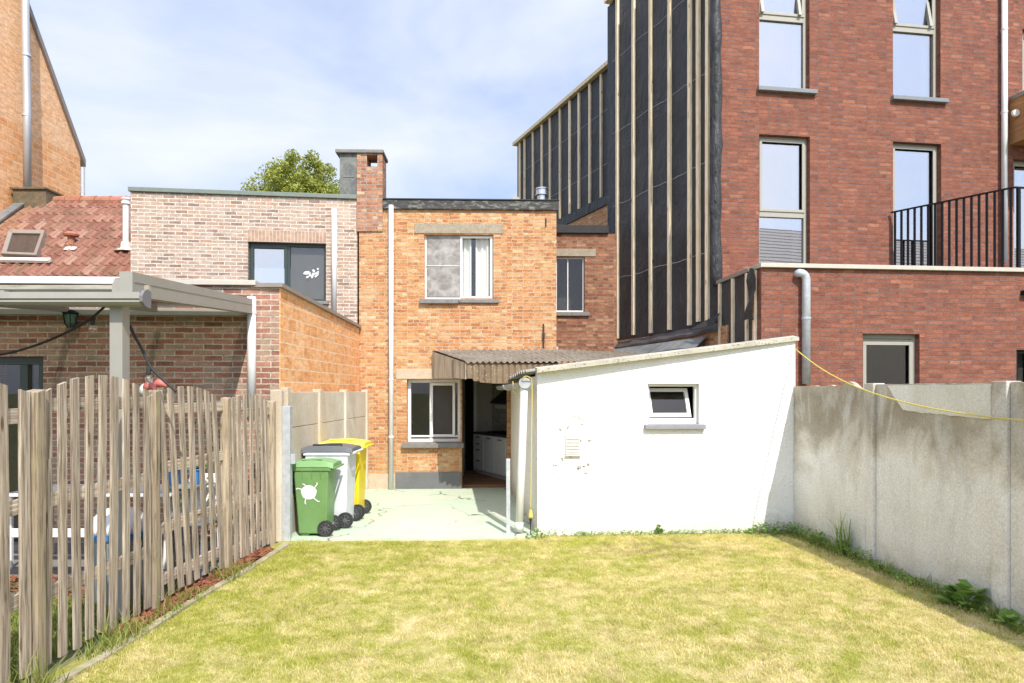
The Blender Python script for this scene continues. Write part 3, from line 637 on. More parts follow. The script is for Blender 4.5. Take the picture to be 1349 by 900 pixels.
# roof flue and vent on flat roof
p = at(714, 265, 13.0); mb = MB(); mb.lathe((p.x, 13.0, zT + .09), [(.09, 0), (.09, .42), (.13, .425), (.13, .44), (.115, .445), (.115, .53), (.135, .535), (.12, .56), (0.01, .57)], n=18)
mb.build('flue', M['stainless'], house, smooth=False)
p = at(679, 265, 14.6); mb = MB(); mb.tube([(p.x, 14.6, zT + .08), (p.x, 14.6, zT + .92)], .10, 16); mb.build('vent_pipe', M['lichen_dark'], house, smooth=True)

# kitchen furniture inside the doorway
def K(px, py, Y): return at(px, py, Y)
ka, kb = Vector((-.80, 14.25)), Vector((.12, 12.45))      # front line of units along skewed party wall
FK = Frame(ka, kb - ka); kl = (kb - ka).length
kit = thing('kitchen_units', 'white kitchen base units with black hob seen through the doorway', 'kitchen units', (-.3, 13.3, .05))
mb = MB(); FK.box(mb, 0, kl, 0, -.5, .13, .86); mb.build('cabinet', M['kitchen_white'], kit)
mb = MB(); FK.box(mb, 0, kl, -.05, -.5, .05, .128); mb.build('kickboard', M['interior'], kit)
mb = MB(); FK.box(mb, -.01, kl + .01, .02, -.5, .862, .90); mb.build('worktop', M['black_plastic'], kit)
mb = MB(); FK.box(mb, .5, 1.4, -.05, -.45, .902, .912)
for i in range(6): FK.box(mb, .55 + i * .14, .60 + i * .14, -.08, -.42, .912, .935)
mb.build('hob', M['black_metal'], kit)
for i, (a0, a1) in enumerate(((.02, .52), (.54, 1.02), (1.04, 1.52), (1.54, 1.98))):
    zs = [(.15, .36), (.375, .58), (.6, .7), (.72, .84)] if i == 0 else [(.15, .84)]
    for z0, z1 in zs:
        mb = MB(); FK.box(mb, a0, a1, .018, .002, z0, z1); d = mb.build('cabinet_door' if i else 'drawer', M['kitchen_white'], kit, bevel=.003)
        mb = MB(); FK.box(mb, (a0 + a1) / 2 - .07, (a0 + a1) / 2 + .07, .035, .0185, z1 - .045, z1 - .03); mb.build('handle', M['black_metal'], d)
mb = MB(); FK.box(mb, -.3, kl + .4, -.52, -.6, .051, 2.549); mb.build('tiled_wall', M['tile_wall'], house)
mb = MB(); FK.box(mb, -.02, kl, -.50, -.518, 1.38, 1.46); mb.build('tile_border', M['kitchen_white'], house)
hd = thing('cooker_hood', 'dark sloping cooker hood above the hob', 'cooker hood', (-.2, 13, 1.5))
mb = MB(); P = FK.P
mb.hexa([P(.75, -.05, 1.55), P(1.5, -.05, 1.55), P(1.5, -.49, 1.55), P(.75, -.49, 1.55), P(1.05, -.3, 1.85), P(1.3, -.3, 1.85), P(1.3, -.49, 1.85), P(1.05, -.49, 1.85)])
FK.box(mb, .74, 1.51, -.04, -.495, 1.50, 1.549)
mb.build('canopy', M['black_plastic'], hd)

# ================================================================== REAR WING (set back, redder brick)
FW = Frame((.84, 13.36), (1, .03))
wing = thing('rear_wing', 'dark red brick wing set back beside the orange house', 'building', (1.4, 13.4, 0))
uW = FW.hit(806.5)[0]; zW = FW.hit(770, 308)[1]
r0, r1 = FW.hit(700)[0], FW.hit(770.5)[0]; rz1, rz0 = FW.hit(750, 338)[1], FW.hit(750, 411)[1]
mb = MB(); FW.wall(mb, -.02, uW + .2, 0, zW, .3, [(.0 + .01, r1, rz0, rz1)]); mb.build('front_wall', M['old_red_brick'], wing)
mb = MB(); FW.box(mb, .0, uW + .2, -.302, -5, zW - .4, zW + .05); mb.build('roof', M['bitumen'], wing)
mb = MB(); FW.box(mb, -.02, FW.hit(801.5)[0], .06, -.1, zW - .0, zW + .16); mb.build('fascia', M['bitumen'], wing, bevel=.01)
mb = MB(); FW.box(mb, -.02, FW.hit(785)[0], .012, -.05, rz1 + .002, rz1 + .15); mb.build('lintel', M['lintel'], wing, bevel=.006)
fr = inter(FW, wing, .01, r1, rz0, rz1, .06, M['white_paint'], M['glass_low'], .035, [(.26, .02)], inset=.08)
sill(FW, fr, -.02, FW.hit(776)[0], rz0 - .08, rz0 - .005, .05)
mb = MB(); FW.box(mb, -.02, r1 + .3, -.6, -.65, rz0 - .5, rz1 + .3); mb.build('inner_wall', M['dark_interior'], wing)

# ================================================================== BLACK MEMBRANE GABLES + RED BRICK BUILDING
FU = Frame((3.216, 10.7), (1, .147))                 # upper red facade
tower = thing('apartment_building', 'tall new red brick building with black membrane and pine battens on its side', 'building', (4, 11, 0))
zTop = 9.52
uEnd = 9.0
wins = []
def win(F, px0, px1, py0, py1):
    a, b = F.hit(px0)[0], F.hit(px1)[0]; pm = (px0 + px1) / 2; return (a, b, F.hit(pm, py1)[1], F.hit(pm, py0)[1])
w1 = win(FU, 1000, 1066.5, 0, 117); w1 = (w1[0], w1[1], w1[2], w1[2] + 2.15)
w2 = win(FU, 1176.5, 1239, 0, 129); w2 = (w2[0], w2[1], w2[2], w2[2] + 2.15)
w3 = win(FU, 1000, 1067, 178.5, 345); w3 = (w3[0], w3[1], 3.3, w3[3])
w4 = win(FU, 1176.5, 1240, 188, 345); w4 = (w4[0], w4[1], 3.3, w4[3])
w6 = (FU.hit(1335)[0], FU.hit(1335)[0] + 1.2, 3.3, FU.hit(1340, 210)[1])
w7 = (FU.hit(1347)[0], FU.hit(1347)[0] + 1.2, FU.hit(1348, 125)[1], FU.hit(1348, 38)[1])
mb = MB(); FU.wall(mb, 0, uEnd, 2.7, zTop, .3, [w1, w2, w3, w4, w6, w7]); mb.build('front_wall', M['red_brick'], tower)
mb = MB(); FU.box(mb, uEnd - .3, uEnd, -.302, -8, 0, zTop); FU.box(mb, .9, uEnd - .31, -7.7, -8, 0, zTop); mb.build('side_wall', M['red_brick'], tower)
B0_ = Vector((.17, 21.5, zTop + .003)); B1_ = Vector((2.55, 16.3, zTop + .003)); A0_ = Vector((2.05, 13.7, zTop + .003))
mb = MB(); mb.prism([FU.P(.02, -.02, zTop + .003), FU.P(uEnd, -.02, zTop + .003), FU.P(uEnd, -8, zTop + .003), B0_, B1_, A0_], (0, 0, .12))
mb.build('roof', M['bitumen'], tower)
mb = MB(); FU.box(mb, .05, uEnd - .32, -.6, -.65, 2.8, zTop - .05); mb.build('inner_wall', M['interior'], tower)
for w, kind in ((w1, 0), (w2, 1), (w3, 0), (w4, 2), (w6, 2), (w7, 2)):
    tr = w[2] + (.0 if kind == 2 else .0)
    mz = []
    if w is w1: mz = [(FU.hit(1033, 20.5)[1], .09, w[0] + .05, w[1] - .05)]
    if w is w2: mz = [(FU.hit(1208, 36)[1], .09, w[0] + .05, w[1] - .05)]
    if w is w3: mz = [(FU.hit(1033, 281)[1], .09, w[0] + .05, w[1] - .05)]
    fr = inter(FU, tower, *w, .07, M['taupe'], M['glass_sky'], .055, [], mz, inset=.09,
               sashes=[(w[0] + .045, w[1] - .045, (mz[0][0] + .04) if mz else w[2] + .04, w[3] - .045, .045)])
    # pale roller blind / curtain at the right edge of the room side
    mb = MB(); FU.box(mb, w[1] - .17, w[1] - .04, -.22, -.24, w[2] + .05, w[3] - .05); mb.build('curtain', M['curtain'], fr)
    if kind != 2 and w is not w3: sill(FU, fr, w[0] - .04, w[1] + .10, w[2] - .07, w[2] - .005, .07, mat=M['slate_sill'])
for w in (w1, w2):   # tilted top vents
    z0 = FU.hit(1033 if w is w1 else 1208, 16 if w is w1 else 31)[1]; mb = MB(); P = FU.P
    for a, b in ((w[0] + .06, w[0] + .11), (w[1] - .16, w[1] - .11)):
        mb.hexa([P(a, -.03, z0), P(b, -.03, z0), P(b, -.09, z0), P(a, -.09, z0), P(a, -.20, w[3] - .1), P(b, -.20, w[3] - .1), P(b, -.26, w[3] - .1), P(a, -.26, w[3] - .1)])
    mb.build('tilted_sash', M['taupe'], tower)
pipe_on(FU, tower, 1318.5, -60, 348, .045, M['grey_pipe'], rings=(42, 150))
# balcony box at right edge
u0 = FU.hit(1330)[0]; zb0, zb1 = FU.hit(1331, 191)[1], FU.hit(1331, 134)[1]
bal = MB(); FU.box(bal, u0, u0 + 2.0, .9, .003, zb0, zb1); b_ = bal.build('balcony', M['balcony_wood'], tower)
mb = MB(); FU.box(mb, u0 - .01, u0 + 2.02, .92, .0, zb1 + .003, zb1 + .07); mb.build('balcony_coping', M['brown_coping'], b_)
p = FU.P(u0 - .05, .16, FU.hit(1336, 155)[1]); mb = MB(); mb.lathe((p.x, p.y - .03, p.z), [(.055, 0), (.06, .04), (.03, .06)], 'Y', 16); mb.build('wall_light', M['offwhite'], b_)

# side wall frames.  FB: front part of membrane wall (skew), FB2: set-back part
nd = Vector((.416, -1)).normalized()
kA = 7.67
def lineY(k, px): return k / ((px - CX) / FPX + .416)
def lp(k, px): Y = lineY(k, px); return Vector(((px - CX) / FPX * Y, Y))
A0, A1 = lp(kA, 806.5), lp(kA, 944)
FB = Frame(A0, A1 - A0); lB = (A1 - A0).length
kB = 9.1; B0, B1 = lp(kB, 681.5), lp(kB, 830)
FB2 = Frame(B0, B1 - B0); lB2 = (B1 - B0).length
gable = tower
mb = MB(); FB.wall(mb, 0, lB, 2.745, zTop, .3); o = mb.build('membrane_wall', M['membrane'], gable)
def zb(u): return 2.72 + .12 * u / lB
mb = MB(); FB2.wall(mb, 0, lB2, 6.25, zTop - .05, .3); mb.build('membrane_wall', M['membrane'], gable)
mb = MB(); FB.wall(mb, -.02, lB + .0, 0, 2.74, .35, n=.01); FB2.wall(mb, -.0, lB2, 0, 6.2, .35, n=.02); mb.build('old_wall', M['orange_brick'], gable)
mb = MB(); d2 = (A1 - A0).normalized()   # return wall between parts + rear
FR = Frame(A0 - FB.n * .01, -FB.n); FR.box(mb, 0, 2.5, 0, -.2, 0, zTop - .01); mb.build('return_wall', M['membrane'], gable)
for px in (814.8, 835.7, 858.7, 883.3, 909.8, 921.6, 933.3):
    u = FB.hit(px)[0]; mb = MB(); w = .036
    lean = R.uniform(-.012, .012)
    zlo = zb(u) + R.uniform(.0, .06); P = FB.P
    mb.hexa([P(u - w, 0.001, zlo), P(u + w, .001, zlo), P(u + w, .045, zlo), P(u - w, .045, zlo), P(u - w + lean, 0.001, zTop - .02), P(u + w + lean, .001, zTop - .02), P(u + w + lean, .045, zTop - .02), P(u - w + lean, .045, zTop - .02)])
    mb.build('batten', M['battens'], gable)
for px in (685.5, 692, 703, 714.7, 725.4, 738.7, 751.5, 763.7, 778, 792.9, 806):
    u = FB2.hit(px)[0]; mb = MB(); FB2.box(mb, u - .036, u + .036, .045, .001, 6.45, zTop - .07); mb.build('batten', M['battens'], gable)
for i in range(4):      # horizontal membrane seams
    z = 3.95 + i * 1.45
    mb = MB(); P = FB.P; pts = [(u, z + .012 * math.sin(u * 5 + i) + .008 * math.sin(u * 17 + i * 3)) for u in np.linspace(0.02, lB - .02, 24)]
    for (ua, za), (ub, zb_) in zip(pts, pts[1:]): mb.quad(P(ua, .006, za), P(ub, .006, zb_), P(ub, .004, zb_ + .012), P(ua, .004, za + .012))
    mb.build('seam', M['seam'], gable, fix=False)
for i in range(2):
    z = 7.2 + i * 1.3; mb = MB(); FB2.box(mb, .02, lB2 - .02, .006, .002, z, z + .012); mb.build('seam', M['seam'], gable)
mb = MB(); FB2.box(mb, -.12, lB2, .12, -.1, zTop - .045, zTop + .05); mb.build('roof_trim', M['battens'], gable)
mb = MB(); FB.box(mb, -.12, .25, .12, -.1, zTop - .0, zTop + .06); mb.build('roof_trim', M['battens'], gable)
mb = MB(); FB2.box(mb, -.0, lB2, .06, .0, 6.20, 6.42); mb.build('flashing', M['membrane'], gable)
mb = MB(); pts = np.linspace(-.05, lB + .1, 20)
for a, b in zip(pts, pts[1:]):
    za, zb_ = 2.66 + .12 * a / lB + .01 * math.sin(a * 9), 2.66 + .12 * b / lB + .01 * math.sin(b * 9); P = FB.P
    mb.hexa([P(a, .012, za - .04), P(b, .012, zb_ - .04), P(b, .07, zb_ - .11), P(a, .07, za - .11), P(a, .012, za + .03), P(b, .012, zb_ + .03), P(b, .07, zb_ - .07), P(a, .07, za - .07)])
mb.build('flashing', plain('grey_flashing', (.09, .085, .085), .6, var=.3), gable)
# rolled membrane at the corner
cpt = FB.P(lB - .03, .035, 0); mb = MB(); rr = []; pts = []
for i in range(40):
    z = 3.4 + (zTop - 3.4) * i / 39; pts.append((cpt.x + .035 + .012 * math.sin(z * 2.3), cpt.y - .02 + .012 * math.cos(z * 3.1), z)); rr.append(.085 + .012 * math.sin(z * 7) + R.uniform(-.006, .006))
mb.tube(pts, .09, 12, rr=rr); mb.build('membrane_roll', M['membrane'], gable, smooth=True)

# extension (ground floor) of the new building
FE = Frame((3.358, 9.2), (1, .10)); uE = 7.0
ext = thing('brick_extension', 'single storey red brick extension with terrace on top', 'building', (4, 9.3, 0))
zE = FE.hit(1003, 347)[1] - .0
w5 = win(FE, 1136.5, 1211.5, 440, 540)
w8 = win(FE, 1339, 1390, 461, 540)
mb = MB(); FE.wall(mb, 0, uE, 0, zE - .06, .3, [w5, w8]); mb.build('front_wall', M['red_brick'], ext)
mb = MB(); FE.box(mb, -.03, uE + .1, .05, -.35, zE - .057, zE + .0); mb.build('coping', M['coping'], ext, bevel=.004)
SL = 1.58
mb = MB(); FE.box(mb, -.0, .3, -.302, -SL, 0, zE - .06); mb.build('side_wall', M['membrane'], ext)
mb = MB(); FE.box(mb, -.035, .3, -.352, -SL, zE - .055, zE - .002); mb.build('side_coping', M['brown_coping'], ext)
mb = MB(); FE.box(mb, .302, uE, -.302, -SL - .0, zE - .35, zE - .12); mb.build('terrace_floor', M['paving'], ext)
FS = Frame(FE.P(0, -SL, 0).xy, (FE.P(0, 0, 0) - FE.P(0, -SL, 0)).xy)     # side face, runs far -> near, faces left
for px in (949.7, 967, 985.5, 996.0):
    u = FS.hit(px)[0]; mb = MB(); FS.box(mb, u - .03, u + .03, .035, .001, 2.3, zE - .065); mb.build('batten', M['battens'], ext)
mb = MB(); ua_ = FS.hit(936.5)[0]; FS.box(mb, ua_, FS.hit(960)[0], .02, .001, 0, 2.74); mb.build('old_wall', M['orange_brick'], ext)
# torn membrane flap
mb = MB()
g = [[FS.P(FS.hit(991 + j * 4.5)[0], .05 + .03 * math.sin(i * 1.7 + j) + .01 * i, 3.42 - i * .14 + .02 * math.sin(j * 2)) for j in range(3)] for i in range(6)]
for i in range(5):
    for j in range(2): mb.quad(g[i][j], g[i][j + 1], g[i + 1][j + 1], g[i + 1][j])
mb.build('torn_membrane', M['membrane'], ext, fix=False, smooth=True)
mb = MB(); P = FB.P
a, b, c = FB.hit(918)[0], FB.hit(940)[0], FB.hit(958)[0]
pt = [P(a, .14, 2.74), P(b, .16, 2.84), P(c, .14, 2.93), P(c - .05, .22, 2.76), P(b - .02, .24, 2.72)]
mb.prism(pt, (0, 0, .012)); mb.build('membrane_flap', M['bitumen'], gable)
fr = inter(FE, ext, *w5, .07, M['taupe'], M['glass_green'], .06, [], [], inset=.09, sashes=[(w5[0] + .05, w5[1] - .05, w5[2] + .04, w5[3] - .10, .05)])
mb = MB(); FE.box(mb, w5[0], w5[1], -.085, -.089, w5[3] - .09, w5[3] - .07); mb.build('roller_box', M['taupe'], fr)
mb = MB(); FE.box(mb, w5[0] - .4, w5[1] + .4, -.8, -.85, .5, 2.8); mb.build('inner_wall', M['interior'], ext)
fr = inter(FE, ext, *w8, .07, M['black_metal'], M['glass_low'], .05, [(w8[0] + .2, .03)], [], inset=.03)
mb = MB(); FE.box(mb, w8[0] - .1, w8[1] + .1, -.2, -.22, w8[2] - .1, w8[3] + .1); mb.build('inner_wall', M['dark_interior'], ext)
pipe_on(FE, ext, 1058.5, 361, 506, .055, M['galv'], rings=(420,), bend=.09, name='downpipe')
mb = MB(); u, z = FE.hit(1347, 386); FE.box(mb, u - .03, u + .3, .08, 0, z - .03, z + .03); mb.build('lamp_bracket', M['black_metal'], ext)
# railing
rail = thing('terrace_railing', 'black steel railing with thin vertical bars on the extension roof', 'railing', (6, 10, zE))
Pa, Pb = FU.P(FU.hit(1174, n=.04)[0], .04, 0), None
zr = 4.655
# far right point: on the terrace at the height zr seen at (1336,240)
Yb = 9.72; Pb = at(1336, 240, Yb); Pb.z = 0
FRl = Frame(Pa.xy, (Pb - Pa).xy); lr = (Pb - Pa).xy.length
mb = MB(); FRl.box(mb, 0, lr, .02, -.02, zr - .02, zr); mb.build('top_rail', M['black_metal'], rail)
mb = MB(); FRl.box(mb, 0, lr, .015, -.015, zE - .06, zE - .03); mb.build('bottom_rail', M['black_metal'], rail)
for i in range(17):
    u = .06 + i * (lr - .1) / 16; mb = MB(); FRl.box(mb, u - .014, u + .014, .014, -.014, zE - .031, zr - .021)
    mb.build('baluster', M['black_metal'], rail)
FR2 = Frame(Pb.xy, (1, .147)); mb = MB(); FR2.box(mb, 0.0, 2.2, .02, -.02, zr - .02, zr); mb.build('top_rail', M['black_metal'], rail)
for i in range(10):
    mb = MB(); FR2.box(mb, i * .2 + .05, i * .2 + .09, .02, -.02, zE - .11, zr - .021); mb.build('post' if i % 5 == 0 else 'baluster', M['black_metal'], rail)

# lead sheet + strip on the roof behind the shed
mb = MB(); P = FB.P
ul, uh = FB.hit(806)[0] - .1, FB.hit(935)[0]
ptsT = [P(ul + (uh - ul) * t, .06, 2.55 + .05 * t) for t in np.linspace(0, 1, 9)]; ptsB = [P(ul + (uh - ul) * t, .30, 2.40 + .02 * math.sin(t * 9)) for t in np.linspace(0, 1, 9)]
for i in range(8): mb.hexa([ptsB[i], ptsB[i + 1], ptsT[i + 1], ptsT[i], ptsB[i] + Vector((0, 0, .02)), ptsB[i + 1] + Vector((0, 0, .02)), ptsT[i + 1] + Vector((0, 0, .02)), ptsT[i] + Vector((0, 0, .02))])
tag(mb.build('lead_sheet', M['lead']), 'grey sloping lead sheet at the foot of the black membrane wall', 'roof sheet')

# ================================================================== PALE BRICK HOUSE (left)
cor = at(471, HY, 12.02)
FP = Frame((at(172, HY, 11.54)).xy, (cor - at(172, HY, 11.54)).xy); lP = (cor - at(172, HY, 11.54)).xy.length
pale = thing('pale_brick_house', 'pale mottled brick house with flat roof, green coping and wide dark window', 'house', (-4.5, 11.8, 0))
zP = FP.hit(300, 257)[1]
wp = win(FP, 326.5, 429.5, 319.5, 396)
mb = MB(); FP.wall(mb, 0, lP - .005, 0, zP, .3, [wp]); mb.build('front_wall', M['pale_brick'], pale)
mb = MB(); FP.box(mb, 0, .3, -.302, -6, 0, zP); FP.box(mb, lP - .35, lP - .05, -.302, -6, 0, zP - .0); mb.build('side_wall', M['pale_brick'], pale)
mb = MB(); FP.box(mb, .302, lP - .36, -.302, -6, zP - .2, zP - .05); mb.build('roof', M['bitumen'], pale)
mb = MB(); FP.box(mb, -.03, lP - .01, .04, -.34, zP + .002, zP + .075); mb.build('coping', M['green_coping'], pale, bevel=.006)
mb = MB()
nb = 22; a, b = FP.hit(326)[0], FP.hit(430)[0]
for i in range(nb): FP.box(mb, a + (b - a) * i / nb + .004, a + (b - a) * (i + 1) / nb - .004, .004, -.02, wp[3] + .012, wp[3] + .2)
mb.build('soldier_course', plain('soldier_bricks', (.44, .29, .21), .9, var=.35, scale=9, bmp=.3), pale)
mb = MB(); FP.box(mb, a, b, .002, -.015, wp[3] + .004, wp[3] + .205); mb.build('mortar_bed', plain('pale_mortar', (.62, .55, .46), .95), pale)
mz = FP.hit(377)[0]
fr = inter(FP, pale, *wp, .07, M['dark_frame'], M['glass_mid'], .05, [(mz, .09)], [], inset=.10, sashes=[(wp[0] + .03, mz, wp[2] + .03, wp[3] - .05, .045)])
F2_ = MB(); FP.box(F2_, wp[0] + .07, mz - .06, -.117, -.125, wp[2] + .06, wp[3] - .06); F2_.build('mirror_pane', M['glass_sky'], fr)
mb = MB(); FP.box(mb, mz + .05, wp[1] - .05, -.15, -.155, wp[2] + .05, wp[3] - .05); mb.build('blind', plain('grey_blind', (.075, .072, .068), .8, bmp=0), fr)
sill(FP, fr, wp[0] - .03, wp[1] + .05, wp[2] - .06, wp[2] - .003, .05)
pipe_on(FP, pale, 441, 277, 420, .045, M['grey_pipe'], n=.08, rings=())
# orchid standing at the window
orc = thing('orchid', 'white orchid spray on a thin stem behind the dark window', 'plant', tuple(FP.P(FP.hit(405)[0], -.135, wp[2])))
u = FP.hit(404)[0]; mb = MB(); mb.tube([FP.P(u - .02, -.135, wp[2] + .05), FP.P(u - .01, -.135, wp[2] + .35), FP.P(u + .04, -.135, wp[2] + .5), FP.P(u + .12, -.135, wp[2] + .52)], .004, 5); mb.build('stem', M['leaf'], orc)
mb = MB()
for i in range(34):
    c = FP.P(u + .02 + R.uniform(-.10, .16), -.135 + R.uniform(-.008, .008), wp[2] + .5 + R.gauss(0, .035)); s = .022
    mb.quad(c + Vector((-s, 0, 0)), c + Vector((0, 0, -s)), c + Vector((s, 0, .005)), c + Vector((0, .005, s)))
mb.build('flower', M['sticker'], orc, fix=False)

# ---------------- lower brown brick extension with clay block side wall
Lx = Frame((-6.6, 8.0 - .05 * 3.88), (1, .05)); lL = (Vector((-2.724, 8.0)) - Lx.o).length
low = thing('brick_outbuilding', 'low brown brick extension with clay block side wall and white coping', 'building', (-4.5, 8, 0))
zL = Lx.hit(370, 377)[1]
dw = (-1 + .0 + .0, Lx.hit(57)[0], 0, Lx.hit(40, 470)[1])
dw = (.05, dw[1], 0, dw[3])
mb = MB(); Lx.wall(mb, 0, lL, 0, zL, .3, [dw]); mb.build('front_wall', M['brown_brick'], low)
FC = Frame((-2.69, 12.0), (-2.724 + 2.69, -4.0))       # clay block wall: runs far -> near, faces left ... flip for right side
FC = Frame((-2.724, 8.0), (.034, 4.0)); lC = 3.98
ztC = lambda u: zL - .02 - .11 * u / lC
mb = MB(); FC.wall(mb, .0, lC, 0, zL, .25, ztop=ztC, n=.012); mb.build('block_wall', M['clay_block'], low)
mb = MB(); FC.wall(mb, -.04, lC, zL - .02, zL + .04, .30, ztop=lambda u: ztC(u) + .06, n=.05)
# lower edge follows too
mb = MB(); P = FC.P
mb.hexa([P(-.05, .05, ztC(0) + .003), P(lC, .05, ztC(lC) + .003), P(lC, -.29, ztC(lC) + .003), P(-.05, -.29, ztC(0) + .003), P(-.05, .05, ztC(0) + .05), P(lC, .05, ztC(lC) + .05), P(lC, -.29, ztC(lC) + .05), P(-.05, -.29, ztC(0) + .05)])
mb.build('side_coping', M['brown_coping'], low)
us_ = Lx.hit(176)[0]; mb = MB(); Lx.box(mb, -.1, us_, .05, -.32, zL + .003, zL + .085); mb.build('coping', M['white_coping'], low, bevel=.004)
mb = MB(); Lx.box(mb, us_ + .002, lL - .26, .05, -.32, zL + .003, zL + .06); mb.build('coping', M['coping'], low, bevel=.004)
mb = MB(); Lx.box(mb, .0, lL - 1.1, -.33, -3.6, zL - .2, zL - .02); mb.build('roof', M['bitumen'], low)
mb = MB(); Lx.box(mb, .0, lL - 1.55, -.5, -1.6, zL + .0, zL + .16); mb.build('roof_light', plain('brown_glass', (.20, .15, .125), .3, var=.1, bmp=0), low)
mb = MB(); Lx.box(mb, 0, .2, -.302, -3.6, 0, zL - .2); mb.build('side_wall', M['brown_brick'], low)
fr = inter(Lx, low, dw[0], dw[1], .02, dw[3], .08, M['dark_frame'], M['glass_mid'], .09, [(Lx.hit(27)[0], .09)], [], inset=.06, name='sliding_door')
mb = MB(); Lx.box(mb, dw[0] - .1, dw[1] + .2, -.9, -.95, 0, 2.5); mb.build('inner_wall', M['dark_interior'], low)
pipe_on(Lx, low, 334, 392, 540, .05, M['grey_pipe'], rings=(413,), n=.07)
# outdoor lantern
u, z = Lx.hit(101, 421); q = Lx.P(u, .12, z)
lan = thing('wall_lantern', 'dark green glass wall lantern on brown brick', 'lantern', tuple(q))
mb = MB(); mb.lathe((q.x, q.y, q.z), [(.03, -.10), (.06, -.06), (.075, .03), (.07, .05)], n=14); mb.build('lamp_glass', plain('green_lamp_glass', (.05, .12, .10), .1, bmp=0), lan)
mb = MB(); mb.lathe((q.x, q.y, q.z), [(.078, .05), (.085, .06), (.05, .09), (.02, .10)], n=14)
for k in range(6):
    t = k * math.pi / 3; mb.tube([(q.x + .078 * math.cos(t), q.y + .078 * math.sin(t), q.z + .05), (q.x + .064 * math.cos(t), q.y + .064 * math.sin(t), q.z - .06), (q.x + .03 * math.cos(t), q.y + .03 * math.sin(t), q.z - .105)], .005, 5)
Lx.box(mb, u - .02, u + .02, .12, 0, z + .07, z + .095); mb.build('cage', M['black_metal'], lan)

# ---------------- red tiled house
til = thing('tiled_roof_house', 'house with moss spotted red clay tile roof', 'house', (-9, 12.5, 0))
y0r, z0r, y1r, z1r = 11.2, 3.3, 14.3, 5.72
xl, xr_ = -10.25, at(171.5, HY, 11.6).x - .02
sl = math.hypot(y1r - y0r, z1r - z0r); dv = Vector((0, y1r - y0r, z1r - z0r)) / sl; nv = Vector((0, -dv.z, dv.y))
mb = MB(); tw, th_ = .165, .36; rows = int(sl / th_) + 1; cols = int((xr_ - xl) / tw) + 1; seg = 8
vs = []; 
for r in range(rows):
    for e_, (s, lift) in enumerate(((r * th_ - .02, .020), (min((r + 1) * th_ + .01, sl), .004))):
        for c in range(cols * seg + 1):
            ph = (c % seg) / seg; x = min(xl + c * tw / seg, xr_)
            prof = .042 * (math.exp(-((ph - .28) / .14) ** 2)) + .006 * math.sin(ph * 6.28)
            jit = .006 * math.sin((c // seg) * 12.9 + r * 78.2)
            vs.append(Vector((x, y0r, z0r)) + dv * (s + jit) + nv * (prof + lift))
wd_ = cols * seg + 1; fs = []
for r in range(rows):
    b0_ = r * 2 * wd_
    for c in range(wd_ - 1): fs.append((b0_ + c, b0_ + c + 1, b0_ + wd_ + c + 1, b0_ + wd_ + c))
    if r:
        pb = (r - 1) * 2 * wd_ + wd_
        for c in range(wd_ - 1): fs.append((pb + c, pb + c + 1, b0_ + c + 1, b0_ + c))
    else:
        k0 = len(vs)
        for c in range(wd_): vs.append(vs[c] - nv * .05)
        for c in range(wd_ - 1): fs.append((k0 + c, k0 + c + 1, c + 1, c))
mb.add(vs, fs)
def tile_mat():
    m, t, b = newmat('clay_roof_tiles'); p = pos(t); uv = uvo(t)
    k = N(t, 'ShaderNodeTexBrick'); k.inputs['Scale'].default_value = 1; k.inputs['Brick Width'].default_value = tw; k.inputs['Row Height'].default_value = th_; k.offset = 0
    k.inputs['Mortar Size'].default_value = 0; k.inputs['Color1'].default_value = (0, 0, 0, 1); k.inputs['Color2'].default_value = (1, 1, 1, 1)
    t.links.new(mapping(t, p, (1, 1 / dv.y, 0), (-xl, -y0r / dv.y + .02, 0)), k.inputs['Vector'])
    c = ramp(t, k.outputs['Color'], [(0, (.20, .09, .065)), (.5, (.255, .12, .085)), (.85, (.29, .145, .105)), (1, (.35, .21, .155))])
    c = mix(t, ramp(t, noise(t, p, 2.2, 7, .72), [(.52, 0.), (.66, .75)]), c, (.17, .12, .07))
    sp = N(t, 'ShaderNodeSeparateXYZ'); t.links.new(p, sp.inputs[0])
    lf = ramp(t, mth(t, 'ADD', mth(t, 'MULTIPLY', mth(t, 'ADD', sp.outputs[0], 10.3), .35), noise(t, p, 3, 5)), [(.5, .9), (.85, 0.)])
    c = mix(t, mth(t, 'MULTIPLY', lf, .5), c, (.44, .26, .13))
    c = mix(t, 1, c, ramp(t, noise(t, p, 40, 4, .7), [(.3, .75), (.7, 1.15)]), 'MULTIPLY')
    t.links.new(c, b.inputs['Base Color']); b.inputs['Roughness'].default_value = .9; b.inputs['Specular IOR Level'].default_value = .2
    bump(t, b, noise(t, p, 40, 4, .7), .3, .006); return m
rf = mb.build('roof', tile_mat(), til, fix=False)
mb = MB(); i = 0; x = xl
while x < xr_ - .05:
    mb.tube([(x, y1r, z1r + .0), (x + .33, y1r, z1r + .0)], .10, 12, rr=[.095, .112]); x += .31
mb.build('ridge_tiles', M['tiles'], rf)
mb = MB(); mb.prism([(xl + .2, y0r + .2, 0), (xl + .2, y0r + .2, z0r), (xl + .2, y1r, z1r - .1), (xl + .2, y1r + 3.2, z0r), (xl + .2, y1r + 3.2, 0)], (xr_ - xl - .4, 0, 0)); mb.build('wall', M['brown_brick'], til)
mb = MB(); mb.add([(xl, y1r, z1r), (xr_, y1r, z1r), (xr_, y1r + 3.2, z0r), (xl, y1r + 3.2, z0r)], [(0, 1, 2, 3)]); mb.build('rear_roof', M['tiles'], til)
